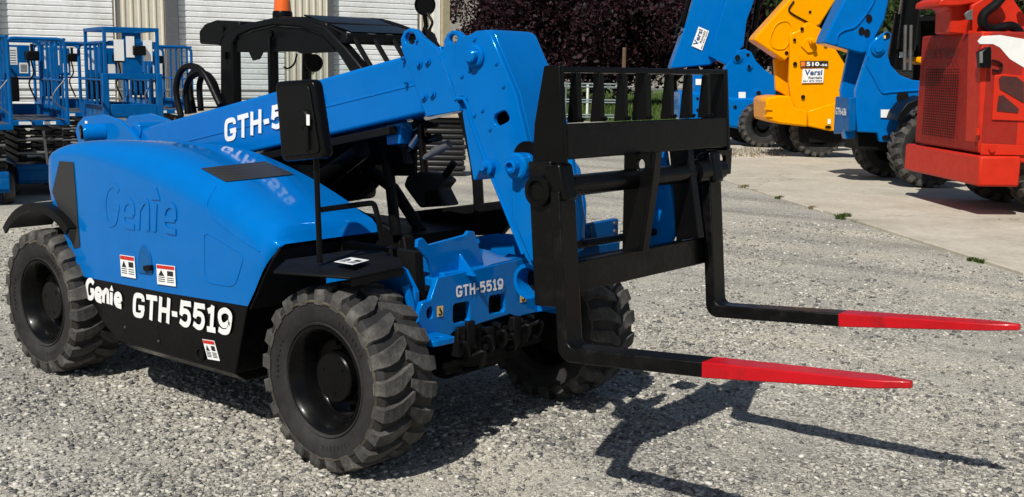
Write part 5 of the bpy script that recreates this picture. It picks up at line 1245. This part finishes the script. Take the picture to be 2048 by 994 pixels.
# rear plate, facing backwards
rp0 = v.at(1713,195,k); rp_ = MB().prism([rp0+Vector((0,0,.0)), rp0+VN*.7, rp0+VN*.7+Vector((0,0,-.62)), v.at(1713,262,k)+VN*.0], -VU*.12).build('rear_plate', 'blue_old', v.t, bev=.02)
q0 = v.at(1712,232,k)+VN*.08-VU*.125; text('model_lettering', 'GTH-636', q0+VN*.55, q0, q0+VN*.55+Vector((0,0,.12)), 'decal_white', rp_, lift=.01, bold=.03)
v.plate('tow_lug', [(1688,260),(1712,262),(1710,276),(1692,278)], k+.2, .2, 'blue', bev=.01)
cy0 = v.at(1790,140,k+.5); MB().cyl(cy0, v.at(1808,30,k+.5), .15, 20).build('lift_cylinder', 'black', bmb)
MB().cyl(v.at(1806,40,k+.5), v.at(1816,-30,k+.5), .085, 16).build('cylinder_rod', 'steel', bmb)
MB().cyl(v.at(1812,100,k+.3), v.at(1824,0,k+.3), .15, 20).build('compensation_cylinder', 'black', bmb)
for x in (1811, 1822): MB().tube([v.at(x,50,k+.1), v.at(x-1,90,k+.1), v.at(x-2,140,k+.1)], .028, 8).build('cylinder_hose', 'steel_dull', bmb)
v.sticker(1798,104,1807,115,k+.34,'cylinder_tag',bmb)
cabv = v.plate('cab', [(1834,38),(1850,30),(1960,28),(1960,160),(1826,160)], k+1.0, .9, 'dark_glass', bev=.02)
for q in (((1832,160),(1836,45)),((1836,38),(1960,30)),((1826,160),(1960,160))): MB().bar(v.at(*q[0],k+.98), v.at(*q[1],k+.98), .08, .08).build('cab_frame', 'black_matte', cabv)
v.plate('yellow_step', [(1826,122),(1832,115),(1846,113),(1850,130)], k+.4, .4, 'yellow', bev=.02)
# fender over the near wheel
fd = [(1794,242),(1800,225),(1815,206),(1850,192),(1880,196),(1880,204),(1852,204),(1826,216),(1812,232),(1806,243)]
v.plate('fender', fd, .0, .5, 'black_plastic', bev=.012)
v.plate('frame', [(1716,262),(1960,262),(1960,300),(1716,300)], k+.2, .7, 'black_matte')
ax4(v, .1, .24, 1.95, .2, 'black_matte', .98); ax4(v, 3.2, .24, 1.95, 0, None, .98)
# ---- red machine: rear grille and bumper towards the yard
v = Veh('telescopic_handler', 'red telehandler with perforated rear grille and heavy bumper, on the slab', 'telehandler', (1955,438), GV)
k = 0
c0 = v.at(1964,62,k); c1 = v.at(1956,306,k)           # rear near corner, top and bottom
back = VN*2.05
lean = -VU*.02
def rearq(s0, s1, z0, z1, off=.0): return [c1+VN*s0-VU*off+Vector((0,0,z0)), c1+VN*s1-VU*off+Vector((0,0,z0)), c1+VN*s1-VU*off+Vector((0,0,z1)), c1+VN*s0-VU*off+Vector((0,0,z1))]
H_ = (c0-c1).z
body = MB().prism(rearq(0,2.05,0,H_), VU*.5).build('engine_body', 'red_shaded_dusty', v.t, bev=.03)
# perforated grille: rows of slots
gp = MB()
for r_ in range(26):
    for c_ in range(16):
        s0 = .66+c_*.068; z0 = .14+r_*.035; q = rearq(s0, s0+.045, z0, z0+.018, .033)
        gp.quad(*q)
o = gp.build('grille_slots', 'dark_void', body, smooth=0); o['kind'] = 'stuff'
for r_ in range(1):
    a, b, c_ = rearq(1.72,0,1.17,0,.033)[0], rearq(.68,0,1.17,0,.033)[0], rearq(1.72,0,1.3,0,.033)[0]
    text('maker_lettering', 'SKYTRAK', a, b, c_, 'red_mesh', body, lift=.006, bold=.0)
# flank
fl = v.plate('flank', [(1964,62),(1990,64),(2048,72),(2130,85),(2130,330),(2042,326),(2036,318),(2028,306),(1957,306)], k+.001, .4, 'red', bev=.02)
v.plate('white_stripe', [(1955,82),(1964,72),(2000,70),(2048,78),(2130,100),(2130,160),(2048,135),(2020,118),(2000,95),(1986,88),(1960,88)], k-.006, .005, 'white_paint', fl, bev=0)
v.plate('white_stripe', [(2034,172),(2046,162),(2090,164),(2090,172)], k-.008, .005, 'white_paint', fl, bev=0)
v.plate('hatch', [(1984,240),(1990,150),(2010,148),(2130,160),(2130,245)], k-.02, .03, 'red', fl, bev=.008)
gm_ = v.plate('hatch_mesh', [(2000,178),(1998,158),(2004,152),(2034,154),(2048,165),(2048,206)], k-.03, .015, 'red_mesh', fl, bev=0)
v.plate('hatch_mesh', [(1994,222),(1998,192),(2006,190),(2038,218),(2036,226)], k-.03, .015, 'red_mesh', fl, bev=0)
v.plate('rear_lamp', [(1959,104),(1980,92),(1984,96),(1984,136),(1962,136)], k-.14, .12, 'black', fl, bev=.02)
v.plate('lamp_lens', [(1960,104),(1966,102),(1966,126),(1960,126)], k-.16, .03, 'rail_dark', fl, bev=.005)
MB().tube(spline([v.at(x,y,k-.03) for x,y in ((1984,121),(1998,125),(2004,132),(1996,142),(1985,140))],5), .014, 8).build('lamp_cable', 'black_plastic', fl)
for x, y in ((1961,120),(1956,256)): MB().cyl(v.at(x,y,k-.02), v.at(x,y+14,k-.02), .03, 10).build('hinge', 'red', fl)
# bumper with a chamfered corner
bz0 = v.at(1955,373,k-.12).z; bz1 = v.at(1955,312,k-.12).z
bc_ = c1-VU*.02-VN*.12
bl = [bc_+VN*2.45, bc_+VN*.2, bc_, bc_+VU*.52, bc_+VU*.52+VN*2.4]
bp_ = MB().prism([Vector((p.x,p.y,bz0)) for p in bl], (0,0,bz1-bz0)).build('bumper', 'red', v.t, bev=.03)
MB().prism([c1+VU*.02-VN*.03+Vector((0,0,-.02)), c1+VU*.75-VN*.03+Vector((0,0,-.02)), c1+VU*.75-VN*.03+Vector((0,0,.1)), c1+VU*.02-VN*.03+Vector((0,0,.12))], VN*.02).build('bumper_bracket', 'red', bp_, bev=.006)
for x in (.15,.62): p = c1+VU*x-VN*.03+Vector((0,0,.05)); MB().cyl(p, p-VN*.03, .04, 6).build('bolt', 'red', bp_)
# boom tail and tower above the body
v.plate('boom_tower', [(1890,-5),(1948,-5),(1975,-8),(2010,-10),(2060,40),(2060,85),(1962,72),(1900,66),(1902,20),(1892,12)], k+.7, .5, 'red', bev=.02)
v.plate('boom_brow', [(1878,12),(1880,0),(1905,-12),(1970,-12),(1964,4),(1920,12)], k+.55, .8, 'red', bev=.02)
tq = v.plate('tower_plate', [(1936,68),(1944,10),(1980,-10),(2020,-12),(2070,60),(2070,85),(1962,70)], k+.5, .08, 'red', bev=.015)
v.plate('lift_eye', [(1929,28),(1936,22),(1946,18),(1946,40),(1934,40)], k+.4, .03, 'steel_dull', tq, bev=.006)
MB().tube(spline([v.at(x,y,k+.35) for x,y in ((2006,-8),(1990,10),(1968,28),(1966,48),(1985,58),(2020,52),(2036,62),(2040,72))],6), .06, 10).build('boom_hose', 'black_plastic', tq)
MB().cyl(v.at(2044,-10,k+.3), v.at(2046,0,k+.3), .05, 10).build('hose_clamp', 'steel_dull', tq)
ax4(v, 1.15, .42, 1.85, .1, None, 1.0); ax4(v, 4.0, .42, 1.85, .1, None, 1.0)
v.plate('frame', [(1990,330),(2200,330),(2200,370),(1990,370)], .75, .9, 'black_matte')
# ---- white pickup far behind
pk = thing('pickup_truck', 'white pickup truck parked far behind between the blue and yellow machines', 'pickup', at_dist(1532, 52))
O = at_dist(1532, 52); X_ = Matrix.Translation(O) @ Matrix.Rotation(math.atan2(pu.y, pu.x)-1.2, 4, 'Z')
bd = MB(X_).box((-2.6,-.95,.5),(2.6,.95,1.1)).build('body', 'white_paint', pk, bev=.08)
MB(X_).hexa([(-.9,-.85,1.1),(1.2,-.85,1.1),(1.2,.85,1.1),(-.9,.85,1.1)], [(-.7,-.72,1.8),(.6,-.72,1.8),(.6,.72,1.8),(-.7,.72,1.8)]).build('cab', 'white_paint', pk, bev=.08)
MB(X_).hexa([(1.21,-.78,1.15),(1.23,-.78,1.15),(1.23,.78,1.15),(1.21,.78,1.15)], [(.68,-.66,1.74),(.70,-.66,1.74),(.70,.66,1.74),(.68,.66,1.74)]).build('windscreen', 'dark_glass', pk)
MB(X_).box((2.6,-.7,.62),(2.64,.7,.98)).build('grille', 'black_matte', pk)
for x in (-1.7,1.7):
    for s_ in (-1,1): MB(X_).lathe([(.2,-.1),(.38,-.11),(.38,.11),(.2,.1)], (x,s_*.85,.38), (0,1,0), 20, close=True).build('wheel', 'rubber', pk)
